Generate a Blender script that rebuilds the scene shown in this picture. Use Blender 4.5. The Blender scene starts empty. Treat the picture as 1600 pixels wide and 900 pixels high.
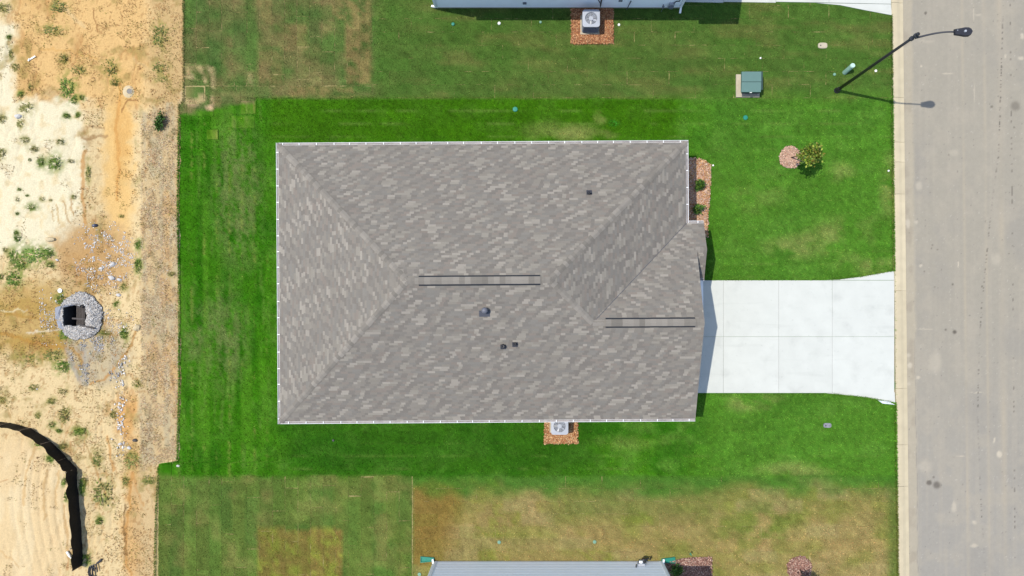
import bpy, math, random
import numpy as np
from mathutils import Vector, Matrix

random.seed(11)
rng = np.random.default_rng(11)
S = bpy.context.scene
C = S.collection
PI = math.pi

# ------------------------------------------------------------------ camera, sky, sun, exposure
CAM_H = 38.6                      # drone altitude, metres
FPX = 1081.0                      # focal length in photo pixels (photo 1600 wide)
PPX, PPY = 835.0, 470.0           # the photo is a crop: its optical axis (straight down) is right of and below its middle
cd = bpy.data.cameras.new('camera'); cam = bpy.data.objects.new('camera', cd); C.objects.link(cam)
cd.sensor_width = 36; cd.lens = 36 * FPX / 1600; cd.clip_end = 1000
cam.location = (0, 0, CAM_H); cam.rotation_euler = (0, 0, 0)
cd.shift_x = (800 - PPX) / 1600; cd.shift_y = (PPY - 450) / 1600
S.camera = cam

SHX, SHY = 0.393, -0.082          # shadow offset per metre of height
sun_el = math.atan(1 / math.hypot(SHX, SHY))
w = bpy.data.worlds.new('World'); S.world = w; w.use_nodes = True
nt = w.node_tree
sky = nt.nodes.new('ShaderNodeTexSky'); sky.sky_type = 'NISHITA'; sky.sun_disc = False
sky.sun_elevation = sun_el; sky.sun_rotation = math.atan2(-SHX, -SHY)
nt.links.new(sky.outputs[0], nt.nodes['Background'].inputs[0])
nt.nodes['Background'].inputs[1].default_value = 0.15
sd = bpy.data.lights.new('sun', 'SUN'); sd.energy = 3.2; sd.angle = math.radians(0.5); sd.color = (1, 0.95, 0.865)
so = bpy.data.objects.new('sun', sd); C.objects.link(so); so.location = (-20, 5, 60)
so.rotation_euler = Vector((SHX, SHY, -1)).to_track_quat('-Z', 'Y').to_euler()
S.view_settings.view_transform = 'Standard'; S.view_settings.look = 'None'
S.view_settings.gamma = 1; S.view_settings.use_curve_mapping = False
S.view_settings.exposure = 0.70

# ------------------------------------------------------------------ survey helpers: plan pixel <-> metres
def at(px, py, z=0.0):
    t = (CAM_H - z) / FPX
    return Vector(((px - PPX) * t, -(py - PPY) * t, z))
def at_np(px, py, z=0.0):
    t = (CAM_H - z) / FPX
    return (np.asarray(px, float) - PPX) * t, -(np.asarray(py, float) - PPY) * t
def plan(x, y):
    return PPX + FPX * np.asarray(x, float) / CAM_H, PPY - FPX * np.asarray(y, float) / CAM_H
PXM = 28.0                        # plan pixels per metre on the ground

# ------------------------------------------------------------------ noise, colour
def vnoise(x, y, seed=0):
    x = np.asarray(x, float); y = np.asarray(y, float)
    xi = np.floor(x).astype(np.int64); yi = np.floor(y).astype(np.int64)
    fx = x - xi; fy = y - yi; fx = fx * fx * (3 - 2 * fx); fy = fy * fy * (3 - 2 * fy)
    def h(a, b):
        n = (a * 374761393 + b * 668265263 + seed * 974634533) & 0x7fffffff
        n = ((n ^ (n >> 13)) * 1274126177) & 0x7fffffff
        n = n ^ (n >> 16)
        return (n & 0xffff) / 65535.0
    return (h(xi, yi) * (1 - fx) + h(xi + 1, yi) * fx) * (1 - fy) + (h(xi, yi + 1) * (1 - fx) + h(xi + 1, yi + 1) * fx) * fy
def fbm(x, y, seed=0, o=4):
    s = 0; a = 0.5; n = 0
    for k in range(o):
        s = s + a * vnoise(np.asarray(x) * 2 ** k, np.asarray(y) * 2 ** k, seed + 17 * k); n += a; a *= 0.5
    return s / n
def lin(c):
    c = np.asarray(c, float) / 255.0
    return np.where(c <= 0.04045, c / 12.92, ((c + 0.055) / 1.055) ** 2.4)
KEXP = 2.15                       # lit brightness of a white ground under this sun and exposure
def alb(r, g, b): return np.minimum(lin((r, g, b)) / KEXP, 0.85)
def sstep(a, b, x):
    t = np.clip((x - a) / (b - a), 0, 1); return t * t * (3 - 2 * t)
def mixc(c, col, m):
    m = np.asarray(m)[..., None]
    return c * (1 - m) + np.asarray(col) * m
def rect(px, py, x0, y0, x1, y1, s=4.0):
    return sstep(x0 - s, x0 + s, px) * (1 - sstep(x1 - s, x1 + s, px)) * sstep(y0 - s, y0 + s, py) * (1 - sstep(y1 - s, y1 + s, py))
def ell(px, py, cx, cy, rx, ry, soft=0.5):
    d = np.sqrt(((px - cx) / rx) ** 2 + ((py - cy) / ry) ** 2)
    return 1 - sstep(1 - soft, 1 + soft, d)
def inpoly(px, py, poly):
    r = np.zeros(np.shape(px), bool); n = len(poly)
    for i in range(n):
        x0, y0 = poly[i]; x1, y1 = poly[(i + 1) % n]
        if y0 == y1: continue
        c = ((y0 > py) != (y1 > py)) & (px < (x1 - x0) * (py - y0) / (y1 - y0) + x0)
        r ^= c
    return r

# ------------------------------------------------------------------ materials
MATS = {}
def new_mat(name):
    m = bpy.data.materials.new(name); m.use_nodes = True; MATS[name] = m
    return m, m.node_tree, m.node_tree.nodes['Principled BSDF']
def mat(name, rgb, rough=0.7, var=0.15, scale=6.0, bump=0.0, bscale=40.0, metal=0.0, rand=0.0, spec=0.3, stretch=None):
    """procedural paint: base colour times object-space noise, optional bump, optional change from piece to piece"""
    m, t, b = new_mat(name)
    N = t.nodes; L = t.links
    b.inputs['Roughness'].default_value = rough; b.inputs['Metallic'].default_value = metal
    b.inputs['Specular IOR Level'].default_value = spec
    geo = N.new('ShaderNodeNewGeometry')
    src = geo.outputs['Position']
    if stretch:
        mp = N.new('ShaderNodeMapping'); mp.inputs['Scale'].default_value = stretch
        L.new(src, mp.inputs[0]); src = mp.outputs[0]
    nz = N.new('ShaderNodeTexNoise'); nz.inputs['Scale'].default_value = scale; nz.inputs['Detail'].default_value = 6
    L.new(src, nz.inputs['Vector'])
    mr = N.new('ShaderNodeMapRange'); mr.inputs[1].default_value = 0.25; mr.inputs[2].default_value = 0.75
    mr.inputs[3].default_value = 1 - var; mr.inputs[4].default_value = 1 + var
    L.new(nz.outputs['Fac'], mr.inputs[0])
    fac = mr.outputs[0]
    if rand:
        oi = N.new('ShaderNodeObjectInfo')
        m2 = N.new('ShaderNodeMapRange'); m2.inputs[3].default_value = 1 - rand; m2.inputs[4].default_value = 1 + rand
        L.new(oi.outputs['Random'], m2.inputs[0])
        mu = N.new('ShaderNodeMath'); mu.operation = 'MULTIPLY'
        L.new(fac, mu.inputs[0]); L.new(m2.outputs[0], mu.inputs[1]); fac = mu.outputs[0]
    vm = N.new('ShaderNodeVectorMath'); vm.operation = 'SCALE'; vm.inputs[0].default_value = tuple(float(v) for v in rgb)
    L.new(fac, vm.inputs['Scale']); L.new(vm.outputs[0], b.inputs['Base Color'])
    if bump:
        n2 = N.new('ShaderNodeTexNoise'); n2.inputs['Scale'].default_value = bscale; n2.inputs['Detail'].default_value = 5
        L.new(src, n2.inputs['Vector'])
        bp = N.new('ShaderNodeBump'); bp.inputs['Strength'].default_value = bump; bp.inputs['Distance'].default_value = 0.03
        L.new(n2.outputs['Fac'], bp.inputs['Height']); L.new(bp.outputs[0], b.inputs['Normal'])
    return m
def mat_attr(name, rough=0.85, var=0.2, scale=9.0, bump=0.3, bscale=25.0, spec=0.2, sub=0.0):
    """surface colour stored per vertex ('tint': soil, grass, dust, shingle blend), fine grain from noise"""
    m, t, b = new_mat(name)
    N = t.nodes; L = t.links
    b.inputs['Roughness'].default_value = rough; b.inputs['Specular IOR Level'].default_value = spec
    at_ = N.new('ShaderNodeAttribute'); at_.attribute_name = 'tint'
    geo = N.new('ShaderNodeNewGeometry')
    nz = N.new('ShaderNodeTexNoise'); nz.inputs['Scale'].default_value = scale; nz.inputs['Detail'].default_value = 8; nz.inputs['Roughness'].default_value = 0.7
    L.new(geo.outputs['Position'], nz.inputs['Vector'])
    mr = N.new('ShaderNodeMapRange'); mr.inputs[1].default_value = 0.3; mr.inputs[2].default_value = 0.7
    mr.inputs[3].default_value = 1 - var; mr.inputs[4].default_value = 1 + var
    L.new(nz.outputs['Fac'], mr.inputs[0])
    vm = N.new('ShaderNodeVectorMath'); vm.operation = 'SCALE'
    L.new(at_.outputs['Vector'], vm.inputs[0]); L.new(mr.outputs[0], vm.inputs['Scale'])
    L.new(vm.outputs[0], b.inputs['Base Color'])
    if bump:
        n2 = N.new('ShaderNodeTexNoise'); n2.inputs['Scale'].default_value = bscale; n2.inputs['Detail'].default_value = 6
        L.new(geo.outputs['Position'], n2.inputs['Vector'])
        bp = N.new('ShaderNodeBump'); bp.inputs['Strength'].default_value = bump; bp.inputs['Distance'].default_value = 0.04
        L.new(n2.outputs['Fac'], bp.inputs['Height']); L.new(bp.outputs[0], b.inputs['Normal'])
    return m

M_SOIL = mat_attr('soil', 0.95, 0.16, 14, 0.5, 18)
M_LAWN = mat_attr('lawn_turf', 0.95, 0.30, 16, 0.6, 22, spec=0.04)
M_BLADE = mat_attr('grass_blade', 0.8, 0.1, 3, 0, spec=0.05)
M_ROAD = mat_attr('asphalt', 0.92, 0.07, 30, 0.25, 60)
M_SHINGLE = mat_attr('shingle', 0.95, 0.10, 45, 0.3, 90, spec=0.15)
M_PALE = mat('pale_shingle', alb(181, 173, 160), 0.95, 0.08, 45, 0.3, 90, rand=0.08, spec=0.15)
M_CAP = mat('cap_shingle', alb(162, 155, 144), 0.95, 0.08, 45, 0.3, 90, rand=0.22, spec=0.15)
M_DECK = mat('roof_felt', (0.05, 0.05, 0.05), 0.9)
M_CONC = mat('broom_concrete', alb(242, 244, 234), 0.85, 0.045, 1.3, 0.08, 60, rand=0.015)
def stains(m):
    t = m.node_tree; N = t.nodes; L = t.links; b = N['Principled BSDF']; src = b.inputs['Base Color'].links[0].from_socket
    geo = N.new('ShaderNodeNewGeometry'); last = src
    for sc, lo, hi, k, st in ((1.1, .56, .74, .90, (1, 1, 1)), (.8, .60, .72, .93, (.35, 3.2, 1)), (7, .66, .74, .86, (1, 1, 1))):
        mp = N.new('ShaderNodeMapping'); mp.inputs['Scale'].default_value = st; L.new(geo.outputs['Position'], mp.inputs[0])
        nz = N.new('ShaderNodeTexNoise'); nz.inputs['Scale'].default_value = sc; nz.inputs['Detail'].default_value = 5; L.new(mp.outputs[0], nz.inputs['Vector'])
        mr = N.new('ShaderNodeMapRange'); mr.inputs[1].default_value = lo; mr.inputs[2].default_value = hi; mr.inputs[3].default_value = 1; mr.inputs[4].default_value = k; L.new(nz.outputs['Fac'], mr.inputs[0])
        vm = N.new('ShaderNodeVectorMath'); vm.operation = 'SCALE'; L.new(last, vm.inputs[0]); L.new(mr.outputs[0], vm.inputs['Scale']); last = vm.outputs[0]
    L.new(last, b.inputs['Base Color'])
stains(M_CONC)
M_CURB = mat('curb_concrete', alb(238, 222, 186), 0.9, 0.09, 1.6, 0.15, 50, rand=0.05)
M_WHITE = mat('white_trim', (0.72, 0.73, 0.72), 0.45, 0.03, 3)
M_GUTW = mat('gutter_white', (0.58, 0.58, 0.575), 0.5, 0.12, 2.5)
M_GUT = mat('gutter_inside_shade', (0.20, 0.18, 0.17), 0.6, 0.35, 3)  # dark tone that puts the shade inside the gutters into the colour
M_SIDING = mat('vinyl_siding', (0.84, 0.85, 0.86), 0.5, 0.03, 2)
M_BLACK = mat('black_paint', (0.012, 0.012, 0.014), 0.4, 0.1, 5, spec=0.5)
M_DARK = mat('dark_metal', (0.03, 0.032, 0.04), 0.5, 0.15, 8)
M_VENT = mat('vent_grey', (0.055, 0.058, 0.07), 0.5, 0.1, 8)
M_AC = mat('cabinet_grey', (0.30, 0.315, 0.345), 0.45, 0.04, 4)
M_ACS = mat('louver_grey', (0.13, 0.14, 0.16), 0.5, 0.08, 4)
M_BLADEM = mat('fan_blade', (0.5, 0.5, 0.5), 0.35, 0.05, 6, metal=0.6)
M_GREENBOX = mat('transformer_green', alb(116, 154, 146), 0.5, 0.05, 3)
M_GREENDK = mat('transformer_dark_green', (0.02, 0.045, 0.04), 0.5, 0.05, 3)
M_TEAL = mat('teal_plastic', (0.012, 0.17, 0.12), 0.45, 0.08, 8)
M_PTEAL = mat('pale_green_plastic', (0.13, 0.25, 0.18), 0.5, 0.08, 8)
M_WPLAST = mat('white_plastic', (0.7, 0.7, 0.66), 0.5, 0.05, 8)
M_TUBE = mat('pedestal_green', (0.20, 0.33, 0.26), 0.5, 0.06, 6)
M_BARK = mat('bark', (0.11, 0.08, 0.055), 0.9, 0.3, 20)
M_WOOD = mat('weathered_wood', (0.20, 0.145, 0.10), 0.9, 0.3, 12, 0.3, 60, rand=0.2)
M_OLDW = mat('dark_timber', (0.06, 0.052, 0.047), 0.9, 0.3, 12, 0.3, 60, rand=0.25)
M_STAKE = mat('pale_wood', (0.42, 0.33, 0.22), 0.85, 0.2, 12)
M_FABRIC = mat('black_silt_fabric', (0.008, 0.0078, 0.008), 0.6, 0.35, 7, 0.6, 16, spec=0.15)
M_GEO = mat('grey_filter_fabric', alb(176, 180, 190), 0.85, 0.12, 9, 0.5, 20)
M_STONE = mat_attr('crushed_stone', 0.9, 0.15, 20, 0.2, 60)
M_MULCH = mat_attr('bark_mulch', 0.9, 0.2, 25, 0.4, 40)
M_LEAF = mat_attr('leaf', 0.6, 0.12, 5, 0, spec=0.3)
M_PADC = mat('pad_concrete', alb(225, 212, 185), 0.9, 0.1, 6, 0.2, 50)
M_GLASS = mat('window_glass', (0.03, 0.04, 0.05), 0.08, 0.02, 2, spec=0.6)
M_DOOR = mat('painted_door', (0.10, 0.13, 0.17), 0.5, 0.05, 3)
M_PIT = mat('dark_concrete', (0.05, 0.047, 0.043), 0.8, 0.3, 6)  # dark concrete of the pit walls and floor
M_METER = mat('grey_meter_box', (0.17, 0.17, 0.19), 0.6, 0.35, 12)
M_LAMP = mat('lamp_black', (0.018, 0.019, 0.025), 0.55, 0.1, 5, spec=0.3)
M_CAPM = mat('vent_cap_grey', (0.10, 0.105, 0.125), 0.5, 0.1, 8)
M_PCAP = mat('pedestal_cap', (0.38, 0.52, 0.44), 0.5, 0.05, 6)
M_SHEET = mat('pale_metal_sheet', (0.5, 0.53, 0.58), 0.5, 0.05, 4)

# ------------------------------------------------------------------ object helpers
ORG = {}
def tag(o, label=None, cat=None, group=None, kind=None):
    if label: o['label'] = label
    if cat: o['category'] = cat
    if group: o['group'] = group
    if kind: o['kind'] = kind
    return o
def thing(name, loc, label, cat, group=None):
    o = bpy.data.objects.new(name, None); C.objects.link(o); o.location = loc; o.empty_display_size = 0.2
    ORG[o] = Vector(loc)
    return tag(o, label, cat, group)
def link(name, me, m=None, parent=None, loc=None):
    """mesh given in world metres; the object's origin goes to loc, or to its thing's origin"""
    o = bpy.data.objects.new(name, me); C.objects.link(o)
    if m is not None and not me.materials: me.materials.append(m)
    if parent is not None:
        o.parent = parent; org = ORG[parent]
    else:
        org = Vector(loc) if loc is not None else Vector((0, 0, 0)); o.location = org
    ORG[o] = org
    if org.length: me.transform(Matrix.Translation(-org))
    return o
class MB:
    def __init__(s): s.v = []; s.f = []; s.c = []
    def quad(s, *p, col=None):
        i = len(s.v); s.v += [tuple(q) for q in p]; s.f.append(tuple(range(i, i + len(p))))
        if col is not None: s.c += [tuple(col)] * len(p)
        return s
    def box(s, x0, y0, z0, x1, y1, z1):
        i = len(s.v)
        s.v += [(x0, y0, z0), (x1, y0, z0), (x1, y1, z0), (x0, y1, z0), (x0, y0, z1), (x1, y0, z1), (x1, y1, z1), (x0, y1, z1)]
        s.f += [tuple(i + k for k in q) for q in ((0, 3, 2, 1), (4, 5, 6, 7), (0, 1, 5, 4), (1, 2, 6, 5), (2, 3, 7, 6), (3, 0, 4, 7))]
        return s
    def prism(s, poly, z0, z1):
        i = len(s.v); n = len(poly)
        a = sum(poly[k][0] * poly[(k + 1) % n][1] - poly[(k + 1) % n][0] * poly[k][1] for k in range(n))
        if a < 0: poly = poly[::-1]
        s.v += [(p[0], p[1], z0) for p in poly] + [(p[0], p[1], z1) for p in poly]
        s.f += [tuple(i + k for k in range(n - 1, -1, -1)), tuple(i + n + k for k in range(n))]
        s.f += [(i + k, i + (k + 1) % n, i + n + (k + 1) % n, i + n + k) for k in range(n)]
        return s
    def bar(s, p, q, hw, hh=None, up=(0, 0, 1)):
        p = Vector(p); q = Vector(q); d = (q - p).normalized(); hh = hw if hh is None else hh
        u = Vector(up)
        if abs(d.dot(u)) > 0.98: u = Vector((0, 1, 0))
        sx = d.cross(u).normalized(); sy = sx.cross(d).normalized()
        i = len(s.v)
        for b in (p, q):
            for a, c in ((-1, -1), (1, -1), (1, 1), (-1, 1)): s.v.append(tuple(b + sx * hw * a + sy * hh * c))
        s.f += [tuple(i + k for k in q4) for q4 in ((0, 1, 2, 3), (7, 6, 5, 4), (0, 4, 5, 1), (1, 5, 6, 2), (2, 6, 7, 3), (3, 7, 4, 0))]
        return s
    def tube(s, pts, radii, n=10, cap=True):
        pts = [Vector(p) for p in pts]; i = len(s.v)
        for k, p in enumerate(pts):
            d = (pts[min(k + 1, len(pts) - 1)] - pts[max(k - 1, 0)]).normalized()
            u = Vector((0, 0, 1)) if abs(d.z) < 0.95 else Vector((0, 1, 0))
            sx = d.cross(u).normalized(); sy = sx.cross(d).normalized()
            for j in range(n):
                a = 2 * PI * j / n; s.v.append(tuple(p + (sx * math.cos(a) + sy * math.sin(a)) * radii[k]))
        for k in range(len(pts) - 1):
            for j in range(n):
                a = i + k * n + j; b = i + k * n + (j + 1) % n; s.f.append((a, b, b + n, a + n))
        if cap:
            s.f.append(tuple(i + j for j in range(n - 1, -1, -1))); s.f.append(tuple(i + (len(pts) - 1) * n + j for j in range(n)))
        return s
    def lathe(s, c, prof, n=16):
        i = len(s.v)
        for r, z in prof:
            for j in range(n):
                a = 2 * PI * j / n; s.v.append((c[0] + r * math.cos(a), c[1] + r * math.sin(a), c[2] + z))
        for k in range(len(prof) - 1):
            for j in range(n):
                a = i + k * n + j; b = i + k * n + (j + 1) % n; s.f.append((a, b, b + n, a + n))
        s.f.append(tuple(i + (len(prof) - 1) * n + j for j in range(n)))
        return s
    def mesh(s, name, smooth=False):
        me = bpy.data.meshes.new(name); me.from_pydata(s.v, [], s.f)
        if s.c:
            ca = me.attributes.new('tint', 'FLOAT_COLOR', 'POINT')
            ca.data.foreach_set('color', np.concatenate([np.asarray(s.c, np.float32)[:, :3], np.ones((len(s.c), 1), np.float32)], 1).ravel())
        if smooth: me.polygons.foreach_set('use_smooth', [True] * len(me.polygons))
        me.update(); return me
    def build(s, name, m, parent=None, loc=None, smooth=False):
        return link(name, s.mesh(name, smooth), m, parent, loc)
def np_mesh(name, V, F, col=None, smooth=False):
    V = np.asarray(V, np.float32); F = np.asarray(F, np.int32); k = F.shape[1]
    me = bpy.data.meshes.new(name)
    me.vertices.add(len(V)); me.vertices.foreach_set('co', V.ravel())
    me.loops.add(F.size); me.loops.foreach_set('vertex_index', F.ravel())
    me.polygons.add(len(F)); me.polygons.foreach_set('loop_start', np.arange(0, F.size, k, dtype=np.int32))
    if smooth: me.polygons.foreach_set('use_smooth', np.ones(len(F), bool))
    if col is not None:
        ca = me.attributes.new('tint', 'FLOAT_COLOR', 'POINT')
        ca.data.foreach_set('color', np.concatenate([np.asarray(col, np.float32), np.ones((len(V), 1), np.float32)], 1).ravel())
    me.update(); me.validate(); return me
def grid_mesh(name, xs, ys, zf, cf, keep=None, smooth=True):
    X, Y = np.meshgrid(xs, ys); x = X.ravel(); y = Y.ravel()
    px, py = plan(x, y)
    z = zf(x, y, px, py); col = cf(px, py)
    nx, ny = len(xs), len(ys)
    i = (np.arange(ny - 1)[:, None] * nx + np.arange(nx - 1)[None, :]).ravel()
    F = np.stack([i, i + 1, i + nx + 1, i + nx], 1)
    if keep is not None:
        k = keep(px, py); F = F[k[F].all(1)]
    return np_mesh(name, np.stack([x, y, z], 1), F, col, smooth)

# ------------------------------------------------------------------ plan layout (photo pixels on the ground plane)
def xcurb(py): return 1392.5 + 0.0112 * py
def xlawn(py):                                            # west edge of the turf
    return np.interp(py, [-80, 158, 162, 330, 450, 600, 722, 723, 740, 800, 980], [287, 287, 280, 278, 280, 280, 277, 248, 247, 244, 240])
Y_TOP, Y_BOT = 153.0, 744.0
DRIVE = [(1040, 438), (1300, 437), (1345, 432), (1397, 423), (1399, 629), (1350, 620), (1300, 615), (1040, 616)]
DRIVE2 = [(1062, -60), (1393, -60), (1393, 24), (1350, 16), (1300, 7.5), (1200, 4.5), (1062, 3)]
BED_FRONT = [(1030, 262), (1084, 246), (1101, 250), (1111, 258), (1110, 300), (1107, 330), (1106, 372), (1040, 372)]
BED_AC = [(851, 630), (902, 630), (903, 693), (850, 694)]
BED_AC2 = [(892, 12), (958, 12), (959, 69), (892, 69)]
BED_SE = [(1034, 882), (1062, 873), (1080, 871), (1112, 870), (1114, 960), (1034, 960)]
def circ(cx, cy, r, n=20): return [(cx + r * math.cos(2 * PI * k / n) * random.uniform(0.95, 1.05), cy + r * math.sin(2 * PI * k / n) * random.uniform(0.95, 1.05)) for k in range(n)]
RING_N = circ(1234.5, 246, 17.5); RING_S = circ(1249, 888, 20)

def cellv(px, py, wx, wy, seed, ox=0):
    """one random value for each turf slab of a running bond"""
    cx = np.floor(px / wx); off = (cx * 0.37 % 1.0) * wy
    return vnoise(cx * 7.13 + 0.5 * 0 + np.floor((py + off) / wy) * 3.7, cx * 1.93 + 11.1, seed)
def lawn_color(px, py):
    px = np.asarray(px, float); py = np.asarray(py, float)
    n1 = fbm(px / 95, py / 60, 3); n2 = fbm(px / 26, py / 22, 5); n3 = fbm(px / 7, py / 7, 9, 3)
    A = alb
    # middle lot, well watered
    c = np.zeros(px.shape + (3,)) + A(74, 132, 24)
    c = mixc(c, A(54, 116, 18), sstep(0.45, 0.7, n1))
    c = mixc(c, A(98, 146, 52), sstep(0.50, 0.75, n2) * 0.7)
    c = mixc(c, A(94, 144, 50), rect(px, py, 1090, 120, 1420, 780, 60) * 0.65)
    left = 1 - sstep(400, 450, px)
    c = mixc(c, A(60, 126, 12), left * 0.6)
    st = vnoise(px / 9.5, py / 160, 21)
    c = mixc(c, A(92, 150, 36), left * sstep(0.6, 0.85, st) * 0.6)
    c = mixc(c, A(34, 102, 4), left * sstep(0.6, 0.85, vnoise(px / 12, py / 90, 22)) * 0.5)
    dryp = ell(px, py, 372, 300, 36, 105, 0.6) + ell(px, py, 350, 530, 34, 70, 0.6) + 0.7 * ell(px, py, 300, 520, 14, 70, 0.5)
    c = mixc(c, A(122, 140, 76), np.clip(dryp, 0, 1) * sstep(0.30, 0.68, fbm(px / 6, py / 22, 31) * .6 + fbm(px / 3, py / 5, 32, 2) * .4) * 0.9)
    c = mixc(c, A(112, 150, 60), left * sstep(.58, .8, fbm(px / 4, py / 55, 33)) * .55)
    c = mixc(c, A(84, 140, 40), (1 - left) * sstep(.5, .75, fbm(px / 16, py / 9, 34)) * .45)
    c = mixc(c, A(66, 116, 10), rect(px, py, 420, 150, 1060, 224, 12) * 0.7)
    c = mixc(c, A(52, 104, 22), rect(px, py, 450, 650, 940, 745, 40) * 0.75)
    for (ex, ey, rx, ry, k) in [(1255, 385, 50, 16, .7), (1292, 368, 30, 14, .6), (1315, 270, 18, 14, .5), (1375, 420, 24, 40, .4), (1180, 300, 40, 30, .25), (1180, 630, 40, 12, .7),
                                (1240, 735, 50, 12, .6), (938, 183, 9, 9, .8), (900, 208, 30, 10, .7), (870, 205, 50, 14, .4), (950, 210, 14, 6, .6), (1390, 290, 14, 40, .6), (1000, 690, 60, 12, .25), (1350, 410, 40, 14, .4), (1330, 355, 50, 20, .3)]:
        c = mixc(c, A(150, 160, 88), ell(px, py, ex, ey, rx, ry, 0.7) * sstep(0.30, 0.62, n2) * k)
    fx = np.abs(((px - 280) / 19.6 + .5) % 1 - .5) * 19.6; fy = np.abs(((py - 153) / 20.0 + .5) % 1 - .5) * 20.0
    c = mixc(c, A(140, 158, 70), left * (1 - sstep(.3, 1.2, fx)) * sstep(.45, .65, fbm(px / 20, py / 24, 35)) * .6)
    c = mixc(c, A(124, 154, 70), (1 - left) * (1 - sstep(.3, 1.4, fy)) * sstep(.45, .65, fbm(px / 34, py / 20, 36)) * .45)
    cm = vnoise(np.floor((py - 153) / 20) * 3.3, np.floor((px + np.floor((py - 153) / 20) * 31) / 62) * 5.1, 37)
    c = c * (1 + (1 - left) * (cm - .5) * .22)[..., None]
    # north neighbour: newer turf, seams and dry slabs
    t = np.zeros_like(c) + A(94, 122, 58)
    cv = cellv(px - 287, py, 19.6, 52, 41)
    t = mixc(t, A(146, 134, 86), sstep(0.34, 0.70, n2 * 0.6 + cv * 0.4) * (.85 - .55 * sstep(570, 620, px)))
    t = mixc(t, A(74, 122, 44), rect(px, py, 582, -60, 800, 160, 3) * 0.4)
    t = mixc(t, A(66, 118, 48), sstep(0.55, 0.8, cv) * 0.6 * (1 - sstep(560, 600, px)))
    t = mixc(t, A(78, 124, 46), sstep(1060, 1140, px) * 0.6)
    t = mixc(t, A(84, 120, 46), sstep(575, 600, px) * .6)
    t = mixc(t, A(118, 126, 66), sstep(0.48, 0.72, fbm(px / 60, py / 14, 52)) * sstep(600, 700, px) * 0.6)
    for (x0, y0, x1, y1, k) in [(541, -60, 580, 32, .8), (541, 32, 580, 131, .85), (561, 80, 580, 131, .6), (454, 135, 552, 153, .75), (400, -60, 425, 38, .6), (438, 38, 478, 80, .5), (405, 80, 440, 130, .5), (519, -60, 541, 32, .6)]:
        t = mixc(t, A(150, 134, 84), rect(px, py, x0, y0, x1, y1, 1.5) * k * sstep(0.25, 0.55, n3))
    t = mixc(t, A(196, 172, 122), ell(px, py, 305, 112, 20, 9, .6) * sstep(.45, .6, n3) * .8)
    for (x0, y0, x1, y1) in [(329, 106, 334, 139), (319, 119, 323, 131), (311, 148, 322, 161), (290, 156, 312, 164), (329, 150, 334, 172), (322, 168, 334, 172), (388, 116, 392, 131), (326, 104, 332, 112), (312, 104, 315, 112), (288, 116, 303, 123), (300, 181, 303, 188), (345, 178, 362, 183), (395, 160, 412, 165)]:
        t = mixc(t, A(224, 198, 146), rect(px + (n3 - .5) * 3, py + (n3 - .5) * 3, x0, y0, x1, y1, 2.2) * .65)
    # south neighbour: greener west, drying out in the east
    s = np.zeros_like(c) + A(108, 132, 58)
    cw = cellv(px - 245, py - 744, 19.6, 78, 61)
    s = mixc(s, A(84, 124, 52), sstep(0.45, 0.75, cw) * 0.6)
    s = mixc(s, A(138, 142, 76), sstep(0.46, 0.72, n2) * 0.6)
    cv2 = vnoise(np.floor((py - 744) / 19.5) * 3.1, np.floor((px + np.floor((py - 744) / 19.5) * 23) / 52.0) * 5.7, 71)
    d = np.zeros_like(c) + A(170, 154, 94)
    d = mixc(d, A(136, 142, 66), sstep(0.40, 0.70, n1 * .5 + n2 * .5) * 0.8)
    d = mixc(d, A(176, 160, 108), sstep(0.5, 0.8, cv2) * 0.6)
    d = mixc(d, A(138, 150, 58), (1 - sstep(0.12, 0.3, cv2)) * 0.7 * sstep(.35, .6, n3))
    d = mixc(d, A(106, 134, 50), ell(px, py, 1185, 818, 60, 40, .7) * .6 * sstep(.4, .6, n2))
    d = mixc(d, A(96, 122, 50), sstep(1378, 1396, px) * .8)
    d = mixc(d, A(110, 130, 60), rect(px, py, 850, 740, 1130, 815, 20) * .5)
    d = mixc(d, A(146, 126, 62), rect(px, py, 644, 740, 726, 885, 6) * (1 - sstep(0, 50, (px - 690) + (py - 750) * 0.35 - 20)) * .95)
    d = mixc(d, A(70, 128, 40), (1 - sstep(744, 782, py + (n2 - .5) * 40 - sstep(640, 760, px) * 6)) * .9)
    s = mixc(s, d, sstep(643, 647, px))
    p = rect(px, py, 403, 827, 536, 960, 2)
    s = mixc(s, A(146, 132, 68), p * .95)
    s = mixc(s, A(144, 160, 60), p * sstep(.42, .66, n3 * .6 + n2 * .4) * .75)
    wob = (n2 - 0.5) * 10
    c = mixc(c, t, 1 - sstep(Y_TOP - 2 - 22 * sstep(980, 1150, px), Y_TOP + 2 + 14 * sstep(980, 1150, px), py + wob * .4 * (1 + 2 * sstep(980, 1150, px)) - np.clip((430 - px) * .18, 0, 40) * (px < 400)))
    c = mixc(c, s, sstep(Y_BOT - 3, Y_BOT + 3, py + wob * .6))
    n4 = fbm(px / 2.6, py / 2.6, 77, 2)
    f = (0.80 + 0.42 * n3) * (0.70 + 0.60 * n4)
    return c * f[..., None]

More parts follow.
